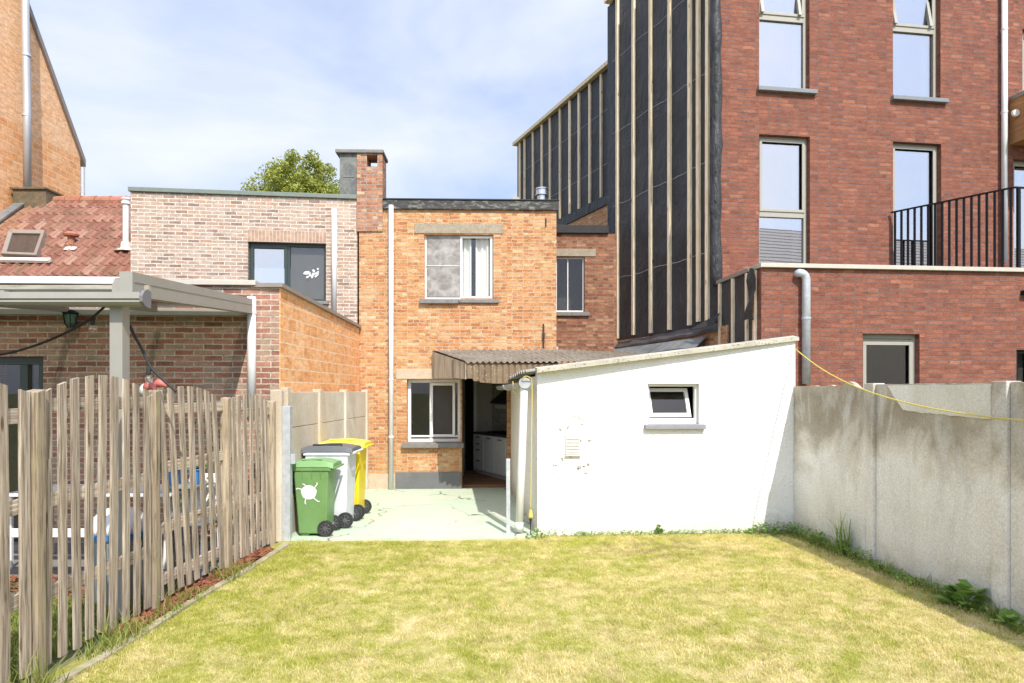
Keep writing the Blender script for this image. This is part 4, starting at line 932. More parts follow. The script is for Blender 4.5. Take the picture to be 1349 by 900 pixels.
mb = MB(); a = Vector((xl + .04, y0r, z0r + .09)); b = Vector((xl + .04, y1r, z1r + .09)); mb.hexa([a, a + Vector((.22, 0, -.02)), b + Vector((.22, 0, -.02)), b, a + nv * .02, a + Vector((.22, 0, 0)) + nv * .02, b + Vector((.22, 0, 0)) + nv * .02, b + nv * .02]); mb.build('verge_flashing', M['lead'], rf)
def roofpt(px, py):    # intersection of a pixel ray with the roof plane
    r = Vector(((px - CX) / FPX, 1, (HY - py) / FPX)); t = (Vector((0, y0r, z0r - CAMZ))).dot(nv) / r.dot(nv); return Vector((0, 0, CAMZ)) + r * t
# chimney + flue
c = roofpt(45, 264); mb = MB(); X0, X1 = at(26, 0, 14.2).x, at(69, 0, 14.2).x
mb.box(X0, X1, 14.0, 14.5, 5.3, at(45, 250, 14.0).z); ch = mb.build('chimney', M['moss'], til, bevel=.01)
mb = MB(); mb.box(X0 - .04, X1 + .02, 13.96, 14.54, at(45, 250, 14).z + .002, at(45, 250, 14).z + .05); mb.build('chimney_slab', M['moss'], ch, bevel=.01)
pz = at(36, 248, 14.2).z; mb = MB(); mb.tube([(at(36, 0, 14.2).x, 14.2, pz - .02), (at(35.5, 0, 14.2).x, 14.2, 7.6), (at(33.5, 0, 14.2).x, 14.2, 9.4), (at(32, 0, 14.2).x, 14.2, 12.5)], .075, 16); fl = mb.build('flue_pipe', M['flue'], ch, smooth=True)
for z in (7.45, 8.7): mb = MB(); mb.tube([(at(35, 0, 14.2).x, 14.2, z), (at(35, 0, 14.2).x, 14.2, z + .05)], .085, 16); mb.build('clamp', M['galv'], fl)
# skylight
sk = [roofpt(6, 343), roofpt(52, 345), roofpt(63, 312), roofpt(16, 311)]
mb = MB(); ce = sum(sk, Vector()) / 4
inn = [p + (ce - p) * .22 for p in sk]
for i in range(4):
    j = (i + 1) % 4; mb.hexa([sk[i], sk[j], inn[j], inn[i], sk[i] + nv * .14, sk[j] + nv * .14, inn[j] + nv * .12, inn[i] + nv * .12])
s_ = mb.build('skylight', M['brown_coping'], rf, bevel=.006)
mb = MB(); mb.add([p + nv * .095 for p in inn], [(0, 1, 2, 3)]); mb.build('pane', M['glass_mid'], s_, fix=False)
mb = MB(); mb.prism([p + nv * .07 for p in inn], nv * .005); mb.build('blind', plain('skylight_blind', (.05, .04, .035), .8, var=.3, scale=6), s_)
mb = MB(); a, b = roofpt(0, 349), roofpt(66, 350); a, b = a + nv * .05, b + nv * .05; mb.hexa([a, b, b + dv * .10, a + dv * .10, a + nv * .05, b + nv * .05, b + dv * .10 + nv * .05, a + dv * .1 + nv * .05]); mb.build('flashing', M['offwhite'], rf)
# vent tile
c = roofpt(94, 323); mb = MB(); mb.lathe((c.x, c.y, c.z), [(.06, 0), (.06, .16), (.12, .165), (.13, .20), (.08, .24)], n=12); mb.build('vent_tile', M['tiles'], rf)
c2 = roofpt(166, 330); mb = MB(); mb.lathe((c2.x, c2.y, c2.z), [(.075, 0), (.075, .14), (.055, .145), (.055, .84), (.08, .845), (.08, .89), (.06, .90), (.085, .93), (.085, .95), (.05, .97)], n=16); mb.build('flue', M['white_coping'], rf)
mb = MB(); mb.lathe((c2.x, c2.y, c2.z - .05), [(.2, 0.03), (.09, .09), (.08, .2)], n=10); mb.build('flashing', M['offwhite'], rf)
c3 = roofpt(94, 330); mb = MB(); mb.hexa([c3 - dv * .06 - Vector((.1, 0, 0)) + nv * .045, c3 - dv * .06 + Vector((.1, 0, 0)) + nv * .03, c3 + dv * .05 + Vector((.1, 0, 0)) + nv * .03, c3 + dv * .05 - Vector((.1, 0, 0)) + nv * .03] + [q + nv * .05 for q in [c3 - dv * .06 - Vector((.1, 0, 0)), c3 - dv * .06 + Vector((.1, 0, 0)), c3 + dv * .05 + Vector((.1, 0, 0)), c3 + dv * .05 - Vector((.1, 0, 0))]]); mb.build('flashing', M['offwhite'], rf)

# ---------------- big clay block gable (far left)
gb = thing('gable_house', 'tall house with orange clay block gable and steep black roof edge', 'house', (-11, 14, 0))
FG = Frame((-10.28, 9.0), (.0, 1)); FG = Frame((-10.30, 9.0), (0, 1))   # faces right (+X)
ylen = 16.3 - 9.0
def zg(u): return 7.33 + 1.39 * (ylen - u)
mb = MB(); FG.wall(mb, 0, ylen, 0, 7.3, .3); mb.build('lower_wall', M['clay_block'], gb)
mb = MB(); P = FG.P; up = ylen - 4.6
for n_, rev in ((0, 0), (-.3, 1)):
    mb.add([P(up, n_, 7.302), P(ylen, n_, 7.302), P(ylen, n_, 7.34), P(up, n_, zg(up))], [(0, 1, 2, 3)])
    mb.add([P(0, n_, 7.302), P(up, n_, 7.302), P(up, n_, zg(up)), P(0, n_, zg(up) - 3)], [(0, 1, 2, 3)])
mb.build('gable_wall', M['clay_block_pale'], gb, fix=False)
mb = MB(); mb.hexa([P(ylen + .12, .06, 7.13), P(ylen + .12, -.4, 7.13), P(up, -.4, zg(up)), P(up, .06, zg(up)), P(ylen + .12, .06, 7.30), P(ylen + .12, -.4, 7.30), P(up, -.4, zg(up) + .18), P(up, .06, zg(up) + .18)])
mb.build('verge', M['brown_coping'], gb)
mb = MB(); FG.box(mb, 0, ylen, -.302, -6, 0, 7.2); mb.build('wall', M['clay_block'], gb)
mb = MB(); mb.prism([P(ylen, -.301, 7.2), P(up, -.301, zg(up)), P(0, -.301, 7.2)], (-6, 0, 0)); mb.build('roof', M['bitumen'], gb)
mb = MB(); mb.tube([P(ylen + .06, .02, 7.1), P(ylen + .06, .02, 3)], .05, 10); mb.build('downpipe', M['galv'], gb)

# ================================================================== TREE behind
def tree(name, cx, cy, cz, rx, rz, nl, label, ls=.10):
    t = thing(name, label, 'tree', (cx, cy, 0))
    mb = MB(); mb.tube([(cx, cy, 0), (cx + .1, cy, cz * .4), (cx, cy + .1, cz * .75), (cx + .1, cy, cz + rz * .5)], .2, 10, rr=[.3, .24, .17, .05])
    for k in range(14):
        a = R.random() * 6.28; h = cz * .65 + R.random() * rz; e = Vector((cx + math.cos(a) * rx * R.uniform(.5, .85), cy + math.sin(a) * rx * .7, h + rz * R.uniform(.2, .5)))
        s = Vector((cx + .05, cy, h)); mb.tube([s, (s + e) / 2 + Vector((0, 0, .1)), e], .05, 6, rr=[.09, .06, .02])
    mb.build('trunk', M['bark'], t, smooth=True)
    rs = np.random.RandomState(11); cl = []
    for k in range(75):
        v = rs.normal(size=3); v /= np.linalg.norm(v); q = rs.rand() ** .4
        cl.append((cx + v[0] * rx * q, cy + v[1] * rx * q, cz + v[2] * rz * q * (1 if v[2] > 0 else .8), rs.uniform(.25, .5)))
    V = []; F_ = []; U = []
    for i in range(nl):
        c = cl[rs.randint(len(cl))]; v = rs.normal(size=3); v /= np.linalg.norm(v); rr = c[3] * (rs.rand() ** .5) * 1.15
        p = Vector((c[0] + v[0] * rr, c[1] + v[1] * rr, c[2] + v[2] * rr)); a = Vector(rs.normal(size=3)).normalized(); b = a.cross(Vector(rs.normal(size=3))).normalized()
        s = ls * rs.uniform(.5, 1.1); k0 = len(V); V += [p - a * s, p + b * s * .45, p + a * s, p - b * s * .45]; F_.append((k0, k0 + 1, k0 + 2, k0 + 3)); U.append(rs.rand())
    me = bpy.data.meshes.new('crown'); me.from_pydata([(v.x - cx, v.y - cy, v.z) for v in V], [], F_); uv = me.uv_layers.new(name='UVMap')
    uv.data.foreach_set('uv', np.repeat(np.stack([U, U], 1), 4, 0).ravel()); me.materials.append(M['tree_leaf'])
    o = bpy.data.objects.new('crown', me); S.collection.objects.link(o); o.parent = t
    return t
tp = at(392, 243, 30); tree('tree', tp.x, 30, tp.z - .5, 1.95, 1.8, 27000, 'yellow green leafy tree rising behind the pale brick house roof', .085)

# ================================================================== WHITE SHED
sA, sB = Vector((.307, 8.25)), Vector((3.525, 8.50))
FSh = Frame(sA, sB - sA); lS = (sB - sA).length
shed = thing('white_shed', 'low white rendered shed with sloping corrugated roof and small tilted window', 'shed', (1.9, 8.4, 0))
zs0, zs1 = FSh.hit(708, 491)[1], FSh.hit(1048, 449)[1]
zsh = lambda u: zs0 + (zs1 - zs0) * u / lS
ws = win(FSh, 853.5, 921, 505.5, 559)
mb = MB(); FSh.wall(mb, 0, lS, 0, zs0, .22, [ws], ztop=zsh, ucuts=()); mb.build('front_wall', M['shed_plaster'], shed, bevel=.0)
# left side wall, runs far -> near (faces left)
fa = Vector((-.02, 12.0)); FL = Frame(fa, sA - fa); lL_ = (sA - fa).length
mb = MB(); FL.wall(mb, 0, lL_ - .003, 0, zs0 - .04, .2); mb.build('side_wall', M['shed_plaster'], shed)
Fr_ = Frame(sB, (-.083 * 2.1, 2.1)); mb = MB(); Fr_.wall(mb, .01, 2.2, 0, zs1 - .05, .2); mb.build('right_wall', M['shed_plaster'], shed)
# roof: corrugations run along the slope (X), wave along Y
mb = MB(); pit = .26; ny = int(3.85 / pit * 12); vs = []; fs = []
for j in range(ny + 1):
    y = j * pit / 12; w = .022 * math.sin(2 * math.pi * y / pit)
    eav = Vector((.165 - .095 * y, 8.24 + y, 1.985 - .012 * y)); 
    rgt = Vector((min(3.50 - .083 * y, 3.5), 8.47 + y * (.55 if y < 3.9 else 1), zs1 + .03 - .0 * y))
    for kk in range(9):
        p_ = eav.lerp(rgt, kk / 8); vs.append(p_ + Vector((0, 0, w + (0.012 * math.sin(kk * 3 + j * .05)))))
for j in range(ny):
    for k in range(8): a = j * 9 + k; fs.append((a, a + 1, a + 10, a + 9))
n0 = len(vs); vs += [v - Vector((0, 0, .012)) for v in vs]; fs += [tuple(n0 + i for i in reversed(f)) for f in fs]
for j in range(ny): a = j * 9; fs.append((a, a + 9, n0 + a + 9, n0 + a))
for k in range(8): fs.append((k, k + 1, n0 + k + 1, n0 + k))
mb.add(vs, fs); mb.build('roof', M['lichen_dark'], shed, smooth=False)
mb = MB(); pts = np.linspace(-.02, lS + .03, 70)
hh = [(R.uniform(-.006, .006)) for _ in pts]
for i in range(len(pts) - 1):
    a, b = pts[i], pts[i + 1]; P = FSh.P; za, zb_ = zsh(a), zsh(b)
    oa_, ob_ = .13 - .09 * a / lS, .13 - .09 * b / lS
    mb.hexa([P(a, oa_, za - .002), P(b, ob_, zb_ - .002), P(b, -.12, zb_ + .002), P(a, -.12, za + .002), P(a, oa_ + hh[i] * .5, za + .045 + hh[i]), P(b, ob_ + hh[i + 1] * .5, zb_ + .045 + hh[i + 1]), P(b, -.12, zb_ + .07), P(a, -.12, za + .07)])
mb.build('verge', M['lichen'], shed)
# window: fixed outer frame + tilted sash
mb = MB(); u0, u1, z0, z1 = ws; n0, n1 = -.06, -.12; fw = .035
FSh.box(mb, u0, u1, n0, n1, z1 - fw, z1); FSh.box(mb, u0, u1, n0, n1, z0, z0 + .07); FSh.box(mb, u0, u0 + fw, n0, n1, z0 + .07, z1 - fw); FSh.box(mb, u1 - fw, u1, n0, n1, z0 + .07, z1 - fw)
fr = mb.build('window', M['white_paint'], shed, bevel=.004)
mb = MB(); sz0, sz1 = z0 + .085, z1 - .055; P = FSh.P; tl = .16
def sb(ua, ub, za, zb_, d0=0, d1=.05):
    f = lambda z: -.06 - tl * (z - sz0) / (sz1 - sz0)
    mb.hexa([P(ua, f(za) - d0, za), P(ub, f(za) - d0, za), P(ub, f(za) - d1, za), P(ua, f(za) - d1, za), P(ua, f(zb_) - d0, zb_), P(ub, f(zb_) - d0, zb_), P(ub, f(zb_) - d1, zb_), P(ua, f(zb_) - d1, zb_)])
a0, a1 = u0 + .04, u1 - .075
sb(a0, a1, sz0, sz0 + .05); sb(a0, a1, sz1 - .045, sz1); sb(a0, a0 + .045, sz0 + .05, sz1 - .045); sb(a1 - .045, a1, sz0 + .05, sz1 - .045)
mb.build('tilted_sash', M['white_paint'], fr, bevel=.003)
mb = MB(); sb(a0 + .04, a1 - .04, sz0 + .045, sz1 - .04, .02, .03); mb.build('pane', M['glass_low'], fr)
sill(FSh, fr, FSh.hit(848.5)[0], FSh.hit(928)[0], z0 - .06, z0 - .003, .06, -.06, plain('grey_sill', (.25, .25, .26), .6))
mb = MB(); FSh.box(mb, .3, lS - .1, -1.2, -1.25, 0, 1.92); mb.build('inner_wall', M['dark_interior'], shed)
# square vent
u0, u1, z0, z1 = win(FSh, 745, 764, 573.5, 598.5)
mb = MB(); FSh.box(mb, u0, u1, .018, .0, z0, z1)
for i in range(5): FSh.box(mb, u0 + .012, u1 - .012, .024, .018, z0 + .02 + i * (z1 - z0 - .03) / 5, z0 + .033 + i * (z1 - z0 - .03) / 5)
FSh.box(mb, u0 - .008, u1 + .008, .035, .0, z0 - .022, z0 - .003); mb.build('air_vent', plain('vent_plastic', (.55, .54, .50), .6), shed, bevel=.002)
# gutter (half round) and downpipe
gt = MB(); r = .070; g0, g1 = Vector((.155, 8.22, 1.85)), Vector((-.215, 12.0, 1.83)); gd = (g1 - g0).normalized(); sd_ = Vector((gd.y, -gd.x, 0))
vs = []; fs = []; ns = 12
for e_, base in enumerate((g0, g1)):
    for rr_ in (r, r - .006):
        for k in range(ns + 1): t = math.pi * k / ns; vs.append(base + sd_ * math.cos(t) * rr_ - Vector((0, 0, 1)) * math.sin(t) * rr_)
m_ = ns + 1
for k in range(ns):
    fs.append((k, k + 1, 2 * m_ + k + 1, 2 * m_ + k)); fs.append((m_ + k + 1, m_ + k, 3 * m_ + k, 3 * m_ + k + 1))
fs.append((0, 2 * m_, 3 * m_, m_)); fs.append((ns, m_ + ns, 3 * m_ + ns, 2 * m_ + ns)); gt.add(vs, fs)
gt.add([g0 - gd * .004 + sd_ * math.cos(math.pi * k / ns) * r * 1.04 - Vector((0, 0, 1)) * math.sin(math.pi * k / ns) * r * 1.04 for k in range(ns + 1)], [tuple(range(ns + 1))])
gt.add([g0 + gd * .012 + sd_ * math.cos(2 * math.pi * k / 20) * r * 1.02 + Vector((0, 0, 1)) * math.sin(2 * math.pi * k / 20) * r * .9 for k in range(20)], [tuple(range(20))])
gut = gt.build('gutter', plain('grey_gutter', (.40, .41, .41), .5, var=.2, scale=9, col2=(.25, .25, .22), lo=.5, hi=.7), shed, fix=False, smooth=False)
for y in (8.9, 10.4):
    t = (y - g0.y) / (g1.y - g0.y); c = g0.lerp(g1, t); mb = MB()
    mb.tube([c + sd_ * math.cos(a) * (r + .006) - Vector((0, 0, 1)) * math.sin(a) * (r + .006) for a in np.linspace(0, math.pi, 9)], .008, 5); mb.build('gutter_bracket', M['grey_pipe'], gut)
mb = MB(); mb.tube([g0 + gd * .09 + Vector((0, 0, -.03)), Vector((.145, 8.27, 1.70)), Vector((.115, 8.26, .85)), Vector((.085, 8.27, .05))], .048, 16); dpi = mb.build('downpipe', M['white_paint'], shed, smooth=True)
mb = MB(); mb.tube([(.085, 8.27, .06), (.084, 8.27, .16)], .054, 16); mb.build('pipe_collar', M['grey_pipe'], dpi, smooth=True)
# short galvanised post beside the shed
mb = MB(); p = gnd(669.5, 706); mb.box(p.x - .024, p.x + .024, p.y - .024, p.y + .024, .025, .93); mb.box(p.x - .06, p.x + .06, p.y - .05, p.y + .05, .026, .036)
tag(mb.build('steel_post', M['galv'], bevel=.003), 'short galvanised square steel post standing on the patio beside the shed', 'post')
# yellow cord on gutter
cord = thing('gutter_cord', 'thin yellow cord looped round the gutter and hanging to the ground', 'cord', (.2, 8.2, 1))
pts = [g0 + gd * .75 + Vector((-.07, 0, .03)), g0 + gd * .62 + Vector((-.075, -.02, -.10)), g0 + gd * .4 + Vector((-.04, -.02, -.135)), g0 + gd * .15 + Vector((-.05, -.04, -.05)), g0 + Vector((-.02, -.03, .06)), g0 + Vector((.05, -.03, .065)), g0 + Vector((.085, -.01, -.02)), Vector((.235, 8.18, 1.3)), Vector((.228, 8.17, .75)), Vector((.222, 8.17, .33))]
def smoothpath(pts, k=6):
    pts = [Vector(p) for p in pts]; out = []
    for i in range(len(pts) - 1):
        p0, p1, p2, p3 = pts[max(i - 1, 0)], pts[i], pts[i + 1], pts[min(i + 2, len(pts) - 1)]
        for j in range(k):
            t = j / k; out.append(.5 * ((2 * p1) + (-p0 + p2) * t + (2 * p0 - 5 * p1 + 4 * p2 - p3) * t * t + (-p0 + 3 * p1 - 3 * p2 + p3) * t ** 3))
    return out + [pts[-1]]
mb = MB(); mb.tube(smoothpath(pts), .0055, 6); mb.build('rope', M['yellow_cord'], cord, smooth=True)
mb = MB(); mb.lathe((.222, 8.17, .22), [(.008, 0), (.028, .02), (.026, .05), (.012, .11)], n=12); mb.build('bell_end', M['yellow_cord'], cord)
mb = MB(); mb.tube([(.222, 8.17, .03), (.222, 8.17, .14), (.222, 8.17, .22)], .006, 6, rr=[.005, .007, .02]); mb.build('plug', M['black_rubber'], cord)

# ================================================================== CANOPY (corrugated) over kitchen door
can = thing('corrugated_canopy', 'weathered brown corrugated cement canopy over the kitchen door with hanging apron', 'canopy', (0, 11, 2.2))
pit = .093
XL, XR = -.72, 2.35; YF = 10.5
def backX(x): return -1.42 if x < -.60 else x
mb = MB(); vs = []; fs = []; nx = int((XR - XL) / pit * 8); ny = 6
# sheet runs from facade down to front edge; left edge splays
for i in range(nx + 1):
    t = i / nx; xf = XL + (XR - XL) * t; xb = -1.40 + (XR + .0 + 1.40) * t
    w = .016 * math.sin(2 * math.pi * xf / pit)
    for j in range(ny + 1):
        s = j / ny; yb = 12.03 + .03 * (xb + 2.687) + (0 if xb < .75 else min((xb - .75) * .9, .9)) - .04
        p_ = Vector((xf, YF, 2.195 + .02 * t)).lerp(Vector((xb, yb, 2.46 + .05 * t)), s); vs.append(p_ + Vector((0, 0, w)))
for i in range(nx):
    for j in range(ny): a = i * (ny + 1) + j; fs.append((a, a + ny + 1, a + ny + 2, a + 1))
n0 = len(vs); vs += [v - Vector((0, 0, .012)) for v in vs]; fs += [tuple(n0 + i for i in reversed(f)) for f in fs]
for i in range(nx): a = i * (ny + 1); fs.append((a, n0 + a, n0 + a + ny + 1, a + ny + 1))
mb.add(vs, fs); mb.build('roof_sheet', M['corr'], can)
mb = MB(); vs = []; fs = []
for i in range(nx + 1):
    xf = XL + .02 + (XR - XL) * i / nx; w = .015 * math.sin(2 * math.pi * xf / pit); zbt = 1.90 if xf < -.50 else 1.87 + .008 * math.sin(xf * 9)
    if xf < -.60: zbt = 1.94
    for z in (2.165, zbt):
        for q in (0, .01): vs.append(Vector((xf, YF + .03 + w + q, z + (.012 * math.sin(2 * math.pi * xf / pit) if z > 2 else 0))))
for i in range(nx):
    a = i * 4; b = a + 4; fs += [(a, a + 2, b + 2, b), (a + 1, b + 1, b + 3, a + 3), (a + 2, a + 3, b + 3, b + 2), (a, b, b + 1, a + 1)]
mb.add(vs, fs); mb.build('apron', M['corr_side'], can)
a, b = Vector((-1.40, 11.99, 0)), Vector((-.95, 11.02, 0)); c_ = Vector((-.72, 10.52, 0))
mb = MB(); mb.prism([a + Vector((0, 0, 1.965)), b + Vector((0, 0, 1.95)), b + Vector((0, 0, 2.27)), a + Vector((0, 0, 2.43))], (.015, .008, 0)); mb.build('side_board', M['panel_flat'], can)
mb = MB(); mb.prism([b + Vector((.004, -.004, 1.96)), c_ + Vector((0, 0, 1.93)), c_ + Vector((0, 0, 2.18)), b + Vector((.004, -.004, 2.27))], (.015, .008, 0)); mb.build('side_board', M['panel_flat'], can)
mb = MB(); mb.box(b.x - .02, b.x + .02, b.y - .02, b.y + .02, 1.97, 2.25); mb.box(-.7, .0, 10.56, 10.6, 2.08, 2.16); mb.build('batten', M['bark'], can)

# ================================================================== GARDEN WALLS
gw = thing('garden_wall', 'grey stained concrete wall with posts along the right side of the lawn', 'wall', (3.7, 6, 0))
def wpt(Y, off=0): return Vector((wx(Y) + off, Y, 0))
FWl = Frame(wpt(8.44).xy, (wpt(2.0) - wpt(8.44)).xy)     # runs far -> near, faces left
def uy(Y): return (8.44 - Y) / (8.44 - 2.0) * (wpt(2.0) - wpt(8.44)).xy.length
zw = 1.815
for Ya, Yb_, jag in ((8.492, 7.02, 1), (6.86, 5.38, 0), (5.22, 3.7, 0), (3.54, 2.1, 0)):
    mb = MB(); ua, ub = uy(Ya), uy(Yb_); us = np.linspace(ua, ub, 26); P = FWl.P; fs = []; vs = []
    for i, u in enumerate(us):
        t = i / 25; zt = zw + R.uniform(-.004, .004)
        if jag: zt = zw + (-.008 if t < .25 else R.uniform(-.02, .004)) + (.035 * math.exp(-((t - .78) / .07) ** 2)) - (.05 * math.exp(-((t - .93) / .05) ** 2))
        for n_, z in ((0, 0), (0, zt), (-.06, zt - .003), (-.06, 0)): vs.append(P(u, n_, z))
    for i in range(25):
        a = i * 4; fs += [(a, a + 4, a + 5, a + 1), (a + 1, a + 5, a + 6, a + 2), (a + 2, a + 6, a + 7, a + 3)]
    fs += [(0, 1, 2, 3), (103, 102, 101, 100)]
    mb.add(vs, fs); mb.build('wall_panel', M['wall_concrete'], gw)
for Y, w in ((6.94, .075), (5.30, .075), (3.62, .075)):
    mb = MB(); u = uy(Y); FWl.box(mb, u - w, u + w, .03, -.10, 0, zw + .012); mb.build('wall_post', M['wall_concrete'], gw, bevel=.008)
    if Y > 6.5: mb = MB(); FWl.box(mb, u - w - .015, u - w + .03, .038, .0, 0, .38); mb.build('post_clamp', M['wall_concrete'], gw)
# pale cement repair on second panel
u6, u5 = uy(6.84), uy(5.39); P = FWl.P
mb = MB(); z_a = 1.56
pl = [(u6 + .17, zw - .012), (u6 + .26, 1.70), (u6 + .40, z_a + .01)] + [(u6 + .40 + (u5 - u6 - .41) * i / 12, z_a + R.uniform(-.006, .006) - .035 * i / 12) for i in range(1, 13)] + [(u5 - .012, zw - .012)]
mb.prism([P(u, .008, z) for u, z in pl], (P(0, -.006, 0) - P(0, 0, 0))); mb.build('cement_repair', M['patch_concrete'], gw)
# washing-line cord: shed corner to beyond the wall
pts = []
a, b = Vector((3.50, 8.44, 2.27)), Vector((3.80, 4.75, 1.545))
for i in range(25):
    t = i / 24; p_ = a.lerp(b, t); p_.z = 2.27 * (1 - t) + 1.53 * t - .27 * 4 * t * (1 - t) * .72; p_.x -= .10 * math.sin(math.pi * min(t * 1.2, 1)); pts.append(p_)
mb = MB(); mb.tube(pts, .0065, 6); tag(mb.build('yellow_rope', M['yellow_cord'], smooth=True), 'slack yellow cord strung from the shed corner along the concrete wall', 'rope')

# left concrete slab fence
sw = thing('slab_wall', 'beige concrete slab fence with posts behind the wheelie bins', 'wall', (-2.6, 10, 0))
FSW = Frame((-2.66, 8.02), (.11, 3.98)); lW = 3.96       # faces right
nP_ = 4; seg_l = [0, FSW.hit(421)[0] if False else 1.0, 2.05, 3.05, lW]
def uyl(Y): return Y - 8.02
posts = [.0, uyl(9.25), uyl(10.55), lW - .06]
zsl = 1.74
for i, u in enumerate(posts):
    mb = MB(); w = .055; FSW.box(mb, u - w + .055, u + w + .055, .03, -.08, 0, zsl + (.03 if i else .05)); mb.build('wall_post', M['slab_concrete'], sw, bevel=.008)
mb = MB(); mb.box(-2.80, -2.665, 7.90, 7.985, 0, zsl + .02); mb.build('wall_post', M['slab_concrete'], sw, bevel=.01)
for i in range(3):
    a, b = posts[i] + .11, posts[i + 1]
    for k in range(4):
        z0 = k * zsl / 4; mb = MB(); FSW.box(mb, a, b, .0, -.05, z0 + .003, z0 + zsl / 4 - .003); mb.build('slab', M['slab_concrete'], sw, bevel=.006)
# galvanised gate post with lock box
gp = thing('gate_post', 'galvanised square gate post with lock box at the fence end', 'post', (-2.7, 7.95, 0))
x0, x1 = at(371.5, 0, 7.95).x, at(382.5, 0, 7.95).x
mb = MB(); mb.box(x0, x1, 7.93, 8.03, 0, at(0, 535, 7.95).z); mb.build('post', M['galv'], gp, bevel=.004)
mb = MB(); mb.box(x1 + .002, x1 + .055, 7.94, 8.0, .90, 1.01); mb.build('lock_box', M['galv'], gp, bevel=.003)
for z in (.28, 1.30): mb = MB(); mb.tube([(x0 - .03, 7.92, z), (x0 + .01, 7.92, z)], .012, 8); mb.build('hinge_bolt', M['galv'], gp)

# ================================================================== PICKET FENCE
fence = thing('picket_fence', 'weathered grey brown wooden picket fence with arched panels', 'fence', (-2.85, 5.5, 0))
FF = Frame((fx(2.5), 2.5), (.045, 1))      # u along +Y, faces right (towards lawn)
def uf(Y): return (Y - 2.5) * math.hypot(1, .045)
PY = [2.78, 4.17, 5.43, 6.67, 7.80]
for Y in PY:
    u = uf(Y); zt = {2.78: 1.76, 4.17: 1.75, 5.43: 1.75, 6.67: 1.68, 7.80: 1.63}[Y]; w = .036 if Y < 5 else .030; hw = .05
    mb = MB(); P = FF.P; mb.hexa([P(u - w, .03, -.02), P(u + w, .03, -.02), P(u + w, -.05, -.02), P(u - w, -.05, -.02), P(u - w, .03, zt - .01), P(u + w, .03, zt + .008), P(u + w, -.05, zt + .012), P(u - w, -.05, zt)])
    mb.build('post', M['post_wood'], fence, bevel=.004)
spec = [(2.78, 4.17, (1.60, 1.06, .50), 1.84, .0, 9, 0.04), (4.17, 5.43, (1.66, 1.06, .48), 1.86, .0, 9, .04), (5.43, 6.67, (1.60, 1.12, .62, .20), 1.79, .15, 8, .06), (6.67, 7.80, (1.52, 1.04, .58, .14), 1.72, .08, 8, .02)]
for Ya, Yb_, rails, peak, lean, npk, low_ in spec:
    ua, ub = uf(Ya) + .05, uf(Yb_) - .05; P = FF.P
    for z in rails:
        mb = MB(); mb.hexa([P(ua - .05, -.022, z - .045), P(ub + .05, -.022, z - .045), P(ub + .05, -.055, z - .045), P(ua - .05, -.055, z - .045), P(ua - .05, -.022, z + .045), P(ub + .05, -.022, z + .045), P(ub + .05, -.055, z + .045), P(ua - .05, -.055, z + .045)])
        mb.build('rail', M['fence_wood_h'], fence, bevel=.003)
    for i in range(npk):
        w = .071 + R.uniform(-.006, .006); uc = ua + .045 + (ub - ua - .09) * i / (npk - 1)
        def arch(u):
            t = (u - (ua + ub) / 2) / ((ub - ua) / 2); return peak - (peak - 1.735 if peak > 1.8 else .09) * t * t
        zt0, zt1 = arch(uc - w / 2), arch(uc + w / 2); zb_ = low_ + R.uniform(-.02, .02)
        ln = lean + R.uniform(-.014, .014); n_ = R.uniform(-.003, .004)
        mid = (zt0 + zt1) / 2; k = 4; rows_ = []
        for j in range(k + 1):
            t = j / k; z_l = zb_ + (zt0 - zb_) * t; z_r = zb_ + (zt1 - zb_) * t; sh = -ln * (t - .05); bow = .006 * math.sin(t * 3.1 + i)
            rows_.append([P(uc - w / 2 + sh, .0 + n_ + bow, z_l), P(uc + w / 2 + sh, .0 + n_ + bow, z_r), P(uc + w / 2 + sh, -.02 + n_ + bow, z_r), P(uc - w / 2 + sh, -.02 + n_ + bow, z_l)])
        mb = MB(); vs = [v for r_ in rows_ for v in r_]; fs = [(3, 2, 1, 0), (k * 4, k * 4 + 1, k * 4 + 2, k * 4 + 3)]
        for j in range(k):
            for q in range(4): fs.append((j * 4 + q, j * 4 + (q + 1) % 4, (j + 1) * 4 + (q + 1) % 4, (j + 1) * 4 + q))
        mb.add(vs, fs); mb.build('picket', M['fence_wood'], fence, bevel=.002)

# ================================================================== PERGOLA of the neighbour
pg = thing('patio_canopy', 'grey aluminium patio canopy with glass roof on the brown brick wall', 'canopy', (-3, 5.3, 0))
Yp = 5.2; pa, pb_ = at(144, HY, Yp).x, at(161, HY, Yp).x
mb = MB(); mb.box(pa, pb_, Yp, Yp + .105, 0, 2.42); mb.build('post', M['pergola'], pg, bevel=.004)
xg1 = at(184, HY, Yp - .12).x; zb0, zb1 = at(0, 401, Yp - .12).z, at(0, 384.5, Yp - .12).z
mb = MB(); prof = [(Yp - .12, zb0 + .02), (Yp - .10, zb0), (Yp - .005, zb0 - .005), (Yp - .005, zb1), (Yp - .12, zb1), (Yp - .125, zb0 + .045), (Yp - .11, zb0 + .035)]
mb.prism([(-7, y, z) for y, z in prof], (xg1 + 7, 0, 0)); mb.build('gutter_beam', M['pergola'], pg)
mb = MB(); mb.prism([(xg1 + .002, y, z) for y, z in [(Yp - .13, zb0 + .02), (Yp - .09, zb0 - .01), (Yp - .01, zb0 - .02), (Yp - .005, zb1 + .01), (Yp - .05, zb1 + .03), (Yp - .10, zb1 + .01), (Yp - .132, zb1 - .03)]], (.025, 0, 0)); mb.build('end_cap', plain('grey_end_cap', (.17, .16, .17), .6), pg)
# board behind the gutter (roof front edge)
mb = MB(); mb.box(-7, xg1 - .05, Yp + .10, Yp + .13, zb1 - .01, at(0, 375.5, Yp + .1).z); mb.build('edge_board', M['wood_sheet'], pg)
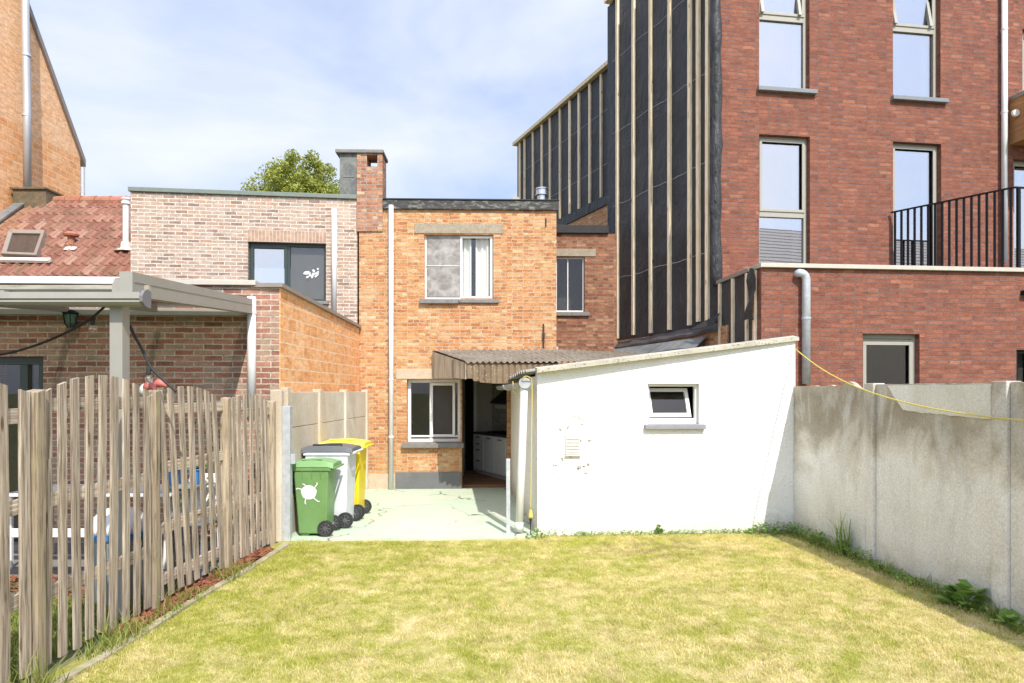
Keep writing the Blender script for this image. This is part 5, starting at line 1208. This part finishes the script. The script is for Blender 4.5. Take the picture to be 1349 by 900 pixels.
# rafters
xw, zwA, zwB = at(327, HY, 7.86).x, at(0, 394, 7.86).z, at(0, 413, 7.86).z
xn = at(181, HY, 5.28).x; znA, znB = at(0, 362.5, 5.28).z, at(0, 394, 5.28).z
def rafter(dx, name='rafter'):
    mb = MB(); a0, a1 = Vector((xn + dx, 5.12, 0)), Vector((xw + dx, 7.86, 0)); w = Vector((.05, 0, 0))
    mb.hexa([a0 - w + Vector((0, 0, znB)), a0 + w + Vector((0, 0, znB)), a1 + w + Vector((0, 0, zwB)), a1 - w + Vector((0, 0, zwB)), a0 - w + Vector((0, 0, znA)), a0 + w + Vector((0, 0, znA)), a1 + w + Vector((0, 0, zwA)), a1 - w + Vector((0, 0, zwA))])
    mb.tube([a0 + w * 1.03 + Vector((0, .02, (znA * .6 + znB * .4))), a1 + w * 1.03 + Vector((0, 0, zwA * .6 + zwB * .4))], .003, 4)
    return mb.build(name, M['pergola'], pg, bevel=.003)
rafter(0)
for dx in (-1.0, -2.0, -3.0):
    mb = MB(); a0, a1 = Vector((xn + dx, 5.2, 0)), Vector((xw + dx, 7.72, 0)); w = Vector((.03, 0, 0)); qa, qb = znB + .0, zwB - .0
    mb.hexa([a0 - w + Vector((0, 0, qa)), a0 + w + Vector((0, 0, qa)), a1 + w + Vector((0, 0, qb)), a1 - w + Vector((0, 0, qb)), a0 - w + Vector((0, 0, qa + .055)), a0 + w + Vector((0, 0, qa + .055)), a1 + w + Vector((0, 0, qb + .055)), a1 - w + Vector((0, 0, qb + .055))]); mb.build('rafter', M['pergola'], pg)
mb = MB(); e1 = at(158.5, HY, 5.2).x
mb.prism([(e1 - .035, Yp - .05, zb1), (e1 + .035, Yp - .05, zb1), (e1 + .035, Yp - .05, zb1 + .06), (e1 + .012, Yp - .05, zb1 + .115), (e1 - .012, Yp - .05, zb1 + .115), (e1 - .035, Yp - .05, zb1 + .06)], (0, .12, 0)); mb.build('rafter_cap', M['pergola'], pg)
mb = MB(); zo = .02
mb.prism([(-6.5, 5.25, znB + .06), (xn - .05, 5.25, znB + .06), (xw - .05, 7.85, zwB + .06), (-6.5, 7.7, zwB + .06)], (0, 0, .012)); mb.build('glass_roof', M['poly'], pg)
mb = MB(); Lx.box(mb, .0, Lx.hit(327)[0], .09, .003, zwB - .02, zwB + .055); mb.build('wall_rail', M['pergola'], pg)
# string lights
def festoon(pts, bulbs, label):
    t = thing('string_lights', label, 'string lights', tuple(pts[0]), 'string lights under the canopy')
    sp_ = smoothpath(pts, 8); mb = MB(); mb.tube(sp_, .011, 6); mb.build('cable', M['black_rubber'], t, smooth=True)
    for b in bulbs:
        mb = MB(); mb.lathe((b.x, b.y, b.z), [(.014, .0), (.018, -.015), (.018, -.05), (.012, -.06)], n=10); so_ = mb.build('socket', M['black_rubber'], t)
        mb = MB(); mb.lathe((b.x, b.y, b.z - .055), [(.012, .0), (.028, -.025), (.030, -.04), (.022, -.06), (.005, -.068)], n=12); mb.build('bulb', M['bulb_glass'], so_, smooth=True)
pA = [at(-30, 470, 6.2), at(8, 466, 6.2), at(50, 454, 6.1), at(90, 437, 6.0), at(118, 421, 5.9), at(140, 402, 5.8)]
festoon(pA, [at(122, 419, 5.9)], 'black festoon cable with clear bulb sagging left of the canopy post')
pB = [at(165, 414, 5.4), at(176, 440, 5.4), at(187, 460, 5.4), at(198, 483, 5.4), at(212, 498, 5.4), at(232, 516, 5.4)]
festoon(pB, [at(196, 484, 5.4)], 'black festoon cable with clear bulb sagging right of the canopy post')

# ================================================================== things in the neighbour garden
def slab_table(name, label, cat, x0, x1, y0, y1, h, leg=.03, mat=None, th=.03):
    t = thing(name, label, cat, ((x0 + x1) / 2, (y0 + y1) / 2, 0)); mat = mat or M['white_paint']
    mb = MB(); mb.box(x0, x1, y0, y1, h - th, h); mb.build('tabletop' if cat == 'table' else 'seat', mat, t, bevel=.005)
    for x in (x0 + .05, x1 - .05):
        for y in (y0 + .05, y1 - .05): mb = MB(); mb.box(x - leg / 2, x + leg / 2, y - leg / 2, y + leg / 2, 0, h - th); mb.build('leg', mat, t)
    return t
slab_table('garden_table', 'white garden table standing on the neighbour patio behind the fence', 'table', -5.0, -3.35, 6.7, 7.4, .74)
slab_table('garden_bench', 'low white bench in front of the white garden table', 'bench', -4.9, -3.45, 6.15, 6.42, .46)
# white chair
ct = thing('garden_chair', 'white plastic garden chair behind the fence beside the table', 'chair', (-3.2, 6.9, 0))
mb = MB(); mb.box(-3.42, -3.02, 6.7, 7.1, .42, .45); mb.build('seat', M['white_paint'], ct, bevel=.01)
mb = MB(); mb.hexa([(-3.42, 7.1, .45), (-3.02, 7.1, .45), (-3.02, 7.13, .45), (-3.42, 7.13, .45), (-3.40, 7.2, .88), (-3.04, 7.2, .88), (-3.04, 7.23, .88), (-3.40, 7.23, .88)]); mb.build('backrest', M['white_paint'], ct, bevel=.01)
for x, y in ((-3.4, 6.72), (-3.04, 6.72), (-3.4, 7.08), (-3.04, 7.08)): mb = MB(); mb.tube([(x, y, .43), (x * 1.005, y, 0)], .018, 8); mb.build('leg', M['white_paint'], ct)
# blue cushions
for px, py, lb in ((231, 634, 'bright blue box seen between pickets, left one'), (258, 633, 'bright blue box seen between pickets, right one')):
    p = at(px, py, 6.95); bt = MB(); bt.prism([(p.x - .04, 6.9, .80), (p.x + .04, 6.9, .80), (p.x + .05, 6.9, .96), (p.x - .05, 6.9, .96)], (0, .14, 0))
    bt.box(p.x - .06, p.x + .06, 6.885, 7.055, .945, .96)
    tag(bt.build('storage_box', M['blue_plastic'], bevel=.008), lb, 'box', 'blue boxes behind the fence')
slab_table('side_table', 'small grey table under the blue boxes', 'table', at(222, 0, 6.9).x, at(270, 0, 6.9).x - .05, 6.82, 7.12, .80, mat=M['grey_tub'])
# rounded white and grey tub
tb = thing('water_butt', 'grey tub with blue rim and domed white lid behind the fence', 'tub', (-3.22, 5.6, 0))
mb = MB(); mb.lathe((-3.22, 5.6, 0), [(.17, 0), (.22, .50), (.22, .56)], n=24); mb.build('body', M['grey_tub'], tb)
mb = MB(); mb.lathe((-3.22, 5.6, 0), [(.225, .561), (.24, .565), (.24, .60), (.22, .605)], n=24); mb.build('rim', M['blue_plastic'], tb)
mb = MB(); mb.lathe((-3.22, 5.6, .606), [(.23 * math.cos(a), .20 * math.sin(a)) for a in np.linspace(0, 1.5, 8)], n=24); mb.build('lid', M['white_paint'], tb, smooth=True)
# red and white ornament on the fence top
on = thing('garden_ornament', 'white and coral bird ornament peeping over the picket fence', 'ornament', tuple(at(200, 516, 5.6)))
for dx, dy_, k in ((-4, 3, 0), (5, -2, 1)):
    c = at(199 + dx * 1.4, 511 + dy_, 5.55 + k * .08); mb = MB(); mb.lathe((c.x, c.y, c.z), [(.055 * math.sin(a), -.06 * math.cos(a)) for a in np.linspace(.1, 3.04, 8)], n=12); mb.build('head', M['offwhite'], on, smooth=True)
    mb = MB(); mb.tube([c + Vector((.01, -.02, .02)), c + Vector((.06, -.03, .025)), c + Vector((.10, -.035, .0))], .03, 8, rr=[.045, .035, .008]); mb.build('beak', M['coral'], on, smooth=True)
mb = MB(); mb.tube([at(200, 522, 5.6), Vector((at(200, 522, 5.6).x, 5.6, .0))], .012, 6); mb.build('stake', M['bark'], on)

def leafclump(name, c, n, r, h, ls, mat, label=None, cat='plant', kind=None, broad=.5, up=.3, seed=1):
    rs = np.random.RandomState(seed); V = []; F_ = []; U = []
    for i in range(n):
        a = rs.rand() * 6.28; q = rs.rand() ** .6; p = Vector((c[0] + math.cos(a) * r * q, c[1] + math.sin(a) * r * q, c[2] + rs.rand() * h * (1 - .5 * q)))
        d = Vector((math.cos(a) * .8, math.sin(a) * .8, rs.uniform(-.2, up * 2))).normalized(); s = ls * rs.uniform(.5, 1.1); sd = d.cross(Vector((rs.uniform(-.3, .3), rs.uniform(-.3, .3), 1))).normalized()
        k = len(V); w = broad * s; dn = Vector((0, 0, -.15 * s))
        V += [p, p + d * s * .45 + sd * w * .5, p + d * s + dn, p + d * s * .45 - sd * w * .5]; F_.append((k, k + 1, k + 2, k + 3)); U.append(rs.rand())
    me = bpy.data.meshes.new(name); o_ = Vector(c); me.from_pydata([tuple(v - o_) for v in V], [], F_); uv = me.uv_layers.new(name='UVMap')
    uv.data.foreach_set('uv', np.repeat(np.stack([U, U], 1), 4, 0).ravel()); me.materials.append(mat)
    o = bpy.data.objects.new(name, me); S.collection.objects.link(o); o.location = c
    return tag(o, label, cat, kind=kind)
leafclump('bush', (at(262, 0, 7.2).x, 7.25, 0), 500, .32, 1.9, .09, M['leaf'], 'thin climbing shrub just behind the far part of the picket fence', seed=3)

# ================================================================== WHEELIE BINS
def wheelie(name, label, x0, x1, y0, y1, zt, mb_, ml_, wheel_r, mark=False, lidband=None):
    """x0..x1 body at top, handle and wheels on the +X side; y0 near face"""
    t = thing(name, label, 'wheelie bin', ((x0 + x1) / 2, (y0 + y1) / 2, .025), 'wheelie bins on the patio')
    g = .025; zb_ = g + .03; zr_ = zt - .085; tx, ty = .055, .03
    mb = MB(); q = [(x0 + tx, y0 + ty, zb_), (x1 - tx * 1.3, y0 + ty, zb_), (x1 - tx * 1.3, y1 - ty, zb_), (x0 + tx, y1 - ty, zb_), (x0, y0, zr_), (x1 - .04, y0, zr_), (x1 - .04, y1, zr_), (x0, y1, zr_)]
    mb.hexa(q); mb.box(x0 + tx + .02, x0 + tx + .12, y0 + ty + .02, y1 - ty - .02, g, zb_ - .001)
    bd = mb.build('body', mb_, t, bevel=.018)
    mb = MB(); mb.box(x0 - .015, x1 - .01, y0 - .012, y1 + .012, zr_ - .045, zr_ - .006)
    for k in range(3): yy = y0 + .002; xx = x0 + .11 + k * (x1 - x0 - .24) / 2; mb.hexa([(xx - .004, yy - .006, zr_ - .14), (xx + .004, yy - .006, zr_ - .14), (xx + .004, yy + .03, zr_ - .14), (xx - .004, yy + .03, zr_ - .14), (xx - .004, yy - .012, zr_ - .045), (xx + .004, yy - .012, zr_ - .045), (xx + .004, yy + .03, zr_ - .045), (xx - .004, yy + .03, zr_ - .045)])
    mb.build('rim', mb_ if not lidband else lidband, bd, bevel=.006)
    # lid: slightly domed, hangs over
    mb = MB(); n = 8; vs = []; fs = []
    L0, L1 = x0 - .035, x1 + .02
    for i in range(n + 1):
        tt = i / n; x = L0 + (L1 - L0) * tt; zz = zr_ + .012 + .065 * math.sin(math.pi * min(1, tt * .72 + .14)) 
        vs += [(x, y0 - .02, zr_ - .004 if 0 < i < n else zr_ - .02), (x, y0 + .0, zz), (x, (y0 + y1) / 2, zz + .012), (x, y1 - .0, zz), (x, y1 + .02, zr_ - .004)]
    for i in range(n):
        a = i * 5
        for k in range(4): fs.append((a + k, a + k + 1, a + k + 6, a + k + 5))
        fs.append((a + 4, a, a + 5, a + 9))
    fs += [(0, 1, 2, 3, 4), tuple(n * 5 + k for k in (4, 3, 2, 1, 0))]
    mb.add(vs, fs); ld = mb.build('lid', ml_, t, bevel=.006)
    mb = MB(); mb.tube([(x0 + .10, y0 + .03, zt - .012), (x0 + .10, y0 + .03, zt + .0), (x1 - .12, y0 + .03, zt + .006), (x1 - .12, y0 + .03, zt - .012)], .011, 8); mb.build('lid_grip', M['black_plastic'] if lidband else ml_, ld)
    # handle bar
    mb = MB(); mb.tube([(x1 - .05, y0 + .03, zr_ - .05), (x1 + .045, y0 + .03, zr_ - .005), (x1 + .045, y1 - .03, zr_ - .005), (x1 - .05, y1 - .03, zr_ - .05)], .014, 8); mb.build('handle', mb_, t)
    wxp = x1 - .075
    mb = MB(); mb.tube([(wxp, y0 + .02, wheel_r + g), (wxp, y1 - .02, wheel_r + g)], .012, 8); mb.build('axle', M['galv'], t)
    for ya, s in ((y0 - .012, 1), (y1 - .045, 1)):
        mb = MB(); r = wheel_r; mb.lathe((wxp, ya, wheel_r + g), [(r * .68, .004), (r * .92, 0), (r, .012), (r, .045), (r * .92, .056), (r * .68, .052)], 'Y', 28); wh = mb.build('wheel', M['black_rubber'], t)
        mb = MB(); mb.lathe((wxp, ya - .001, wheel_r + g), [(.012, -.004), (r * .25, -.002), (r * .3, .012), (r * .64, .014), (r * .67, .002), (r * .70, .004), (r * .70, .05)], 'Y', 24)
        for k in range(8):
            a = k * math.pi / 4; c_, s_ = math.cos(a), math.sin(a); p0 = Vector((wxp + c_ * r * .22, ya + .004, wheel_r + g + s_ * r * .22)); p1 = Vector((wxp + c_ * r * .66, ya + .008, wheel_r + g + s_ * r * .66)); mb.tube([p0, p1], .006, 5)
        mb.build('hub', plain('grey_hub', (.09, .09, .095), .5), wh)
    if mark:
        cxm, czm, yy = (x0 + x1) / 2 - .045, zr_ - .30, None
        def fy(z): return y0 + ty * (1 - (z - zb_) / (zr_ - zb_)) - .004
        mb = MB(); mb.add([(cxm + math.cos(a) * .092 * (1 + .05 * math.sin(a * 5)), fy(czm + .092 * math.sin(a)), czm + math.sin(a) * .085) for a in np.linspace(0, 2 * math.pi, 26)[:-1]], [tuple(range(25))])
        for a, l in ((2.7, .06), (.7, .06), (-.9, .075), (-2.0, .055), (2.0, .03)):
            p0 = Vector((cxm + math.cos(a) * .085, 0, czm + math.sin(a) * .08)); p1 = p0 + Vector((math.cos(a + .2) * l, 0, math.sin(a + .2) * l)); p2 = p1 + Vector((math.cos(a + 1.2) * .02, 0, math.sin(a + 1.2) * .02))
            for u_, v_ in ((p0, p1), (p1, p2)):
                d = (v_ - u_).normalized() * .006; s_ = Vector((-d.z, 0, d.x)); qq = [u_ - s_, v_ - s_, v_ + s_, u_ + s_]; mb.add([(p.x, fy(p.z) - .001, p.z) for p in qq], [(0, 1, 2, 3)])
        mb.build('printed_mark', M['sticker'], bd, fix=False)
    return t
wheelie('wheelie_bin', 'green wheelie bin with white round splash mark, nearest of the bins', -2.585, -2.13, 8.07, 8.46, .935, M['bin_green'], M['bin_green_lid'], .095, True)
wheelie('wheelie_bin', 'pale grey wheelie bin with dark grey lid, between the green and yellow bins', -2.60, -2.02, 8.56, 9.06, 1.07, M['bin_white'], M['bin_lid_grey'], .10, lidband=M['bin_white'])
wheelie('wheelie_bin', 'yellow wheelie bin with pale yellow lid, farthest of the bins', -2.56, -2.00, 9.16, 9.62, 1.09, M['bin_yellow'], M['bin_yellow_lid'], .10)

# ================================================================== weeds
def weedstrip():
    V = []; F_ = []; U = []; rs = np.random.RandomState(9)
    def leaf(p, s):
        a = rs.rand() * 6.28; d = Vector((math.cos(a), math.sin(a), rs.uniform(0, .9))).normalized(); sd = d.cross(Vector((0, 0, 1))).normalized(); k = len(V)
        V.extend([p, p + d * s * .5 + sd * s * .4, p + d * s, p + d * s * .5 - sd * s * .4]); F_.append((k, k + 1, k + 2, k + 3)); U.append(rs.rand())
    for i in range(3600):
        t = rs.rand()
        if rs.rand() < .45: u = rs.rand() ** .8 * lS; dn = .35 + .65 * (math.sin(u * 6) * math.sin(u * 2.3 + 1) > -.1) ; p = FSh.P(u, .02 + abs(rs.normal()) * .05, rs.rand() * .05 * (1 + 1.6 * (u > 2.7)) * (1.8 if u < .35 else 1)); s = rs.uniform(.012, .03)
        else: Y = 8.4 - 5.0 * rs.rand() ** 1.25; p = Vector((wx(Y) - .04 - abs(rs.normal()) * .09, Y, rs.rand() * .07 * (1 + (Y > 6.8)))); s = rs.uniform(.014, .045)
        leaf(p, s)
    me = bpy.data.meshes.new('ground_cover'); me.from_pydata(V, [], F_); uv = me.uv_layers.new(name='UVMap'); uv.data.foreach_set('uv', np.repeat(np.stack([U, U], 1), 4, 0).ravel())
    me.materials.append(M['leaf']); o = bpy.data.objects.new('ground_cover', me); S.collection.objects.link(o); tag(o, 'low green weeds along the foot of the shed and concrete wall', 'weeds', kind='stuff')
weedstrip()
n = 2200; Yv = 3.3 + 5.0 * rs.rand(n); Xv = wx(Yv) - .03 - np.abs(rs.normal(size=n)) * .09
blades('wall_grass', np.stack([Xv, Yv, .6 + .8 * np.sin(Yv * 5) ** 2], 1), .03, .13, .006, M['blade_green'], 8, .9, label='longer green grass along the foot of the concrete wall')
leafclump('broadleaf_weed', (wx(5.55) - .12, 5.52, .0), 46, .10, .20, .16, M['leaf'], 'broad leaved green weed at the wall foot near the second post', broad=.9, up=.6, seed=5)
leafclump('broadleaf_weed', (wx(4.95) - .13, 5.0, .0), 30, .10, .10, .12, M['leaf'], 'small broad leaved weed at the right picture edge by the wall', broad=.8, up=.5, seed=6)
leafclump('leafy_weed', (3.1, 8.36, .0), 170, .20, .14, .06, M['leaf'], 'low leafy weed patch in the shaded corner of shed and wall', broad=.8, seed=7)
leafclump('leafy_weed', (1.80, 8.33, .0), 30, .012, .12, .07, M['leaf'], 'tiny sprig growing against the shed below its window', broad=.7, up=.8, seed=8)
leafclump('leafy_weed', (wx(7.7) - .1, 7.75, .0), 60, .06, .22, .06, M['leaf'], 'upright leafy weed at the wall left of the tall grass tuft', broad=.5, up=.8, seed=9)
leafclump('leafy_weed', (.30, 8.14, .0), 90, .13, .10, .05, M['leaf'], 'green weed tuft at the front left corner of the shed', broad=.6, up=.6, seed=10)
# tall grass tuft
V = []; F_ = []; U = []; rs2 = np.random.RandomState(4); c = Vector((wx(7.25) - .09, 7.28, 0))
for i in range(46):
    a = rs2.rand() * 6.28; h = rs2.uniform(.2, .52); ln = rs2.uniform(.03, .28); d = Vector((math.cos(a) - .3, math.sin(a) * .5, 0)); sd = Vector((-d.y, d.x, 0)).normalized() * .006; k = len(V)
    b0_ = c + Vector((rs2.normal() * .03, rs2.normal() * .04, 0)); m1 = b0_ + d * ln * .3 + Vector((0, 0, h * .6)); tp_ = b0_ + d * ln + Vector((0, 0, h))
    V += [b0_ - sd, b0_ + sd, m1 + sd, m1 - sd, tp_]; F_ += [(k, k + 1, k + 2, k + 3), (k + 3, k + 2, k + 4)]; U += [rs2.rand()] * 7
me = bpy.data.meshes.new('grass_tuft'); me.from_pydata(V, [], F_); uv = me.uv_layers.new(name='UVMap'); uv.data.foreach_set('uv', np.stack([U, U], 1).ravel()); me.materials.append(M['leaf'])
o = bpy.data.objects.new('grass_tuft', me); S.collection.objects.link(o); tag(o, 'tall arching grass tuft against the wall beside the first post', 'plant')

# ================================================================== house opposite, seen only mirrored in the panes
op = thing('opposite_house', 'house with pale tiled roof mirrored in the tall windows', 'house', (28, -10, 0))
mb = MB(); mb.box(15.5, 40, -15, -5, 0, 6.6); mb.build('wall', plain('render_wall', (.34, .30, .25), .9), op)
mb = MB(); mb.prism([(15, -4.6, 6.5), (15, -10, 10.2), (15, -15.4, 6.5)], (25.5, 0, 0))
mo, t_, b_s = newmat('pale_roof_tiles'); k = N(t_, 'ShaderNodeTexWave'); k.bands_direction = 'Z'; k.inputs['Scale'].default_value = 1.3; t_.links.new(pos(t_), k.inputs['Vector'])
t_.links.new(ramp(t_, k.outputs['Fac'], [(.1, (.18, .16, .15)), (.3, (.6, .57, .54))]), b_s.inputs['Base Color']); b_s.inputs['Roughness'].default_value = .8
mb.build('roof', mo, op)
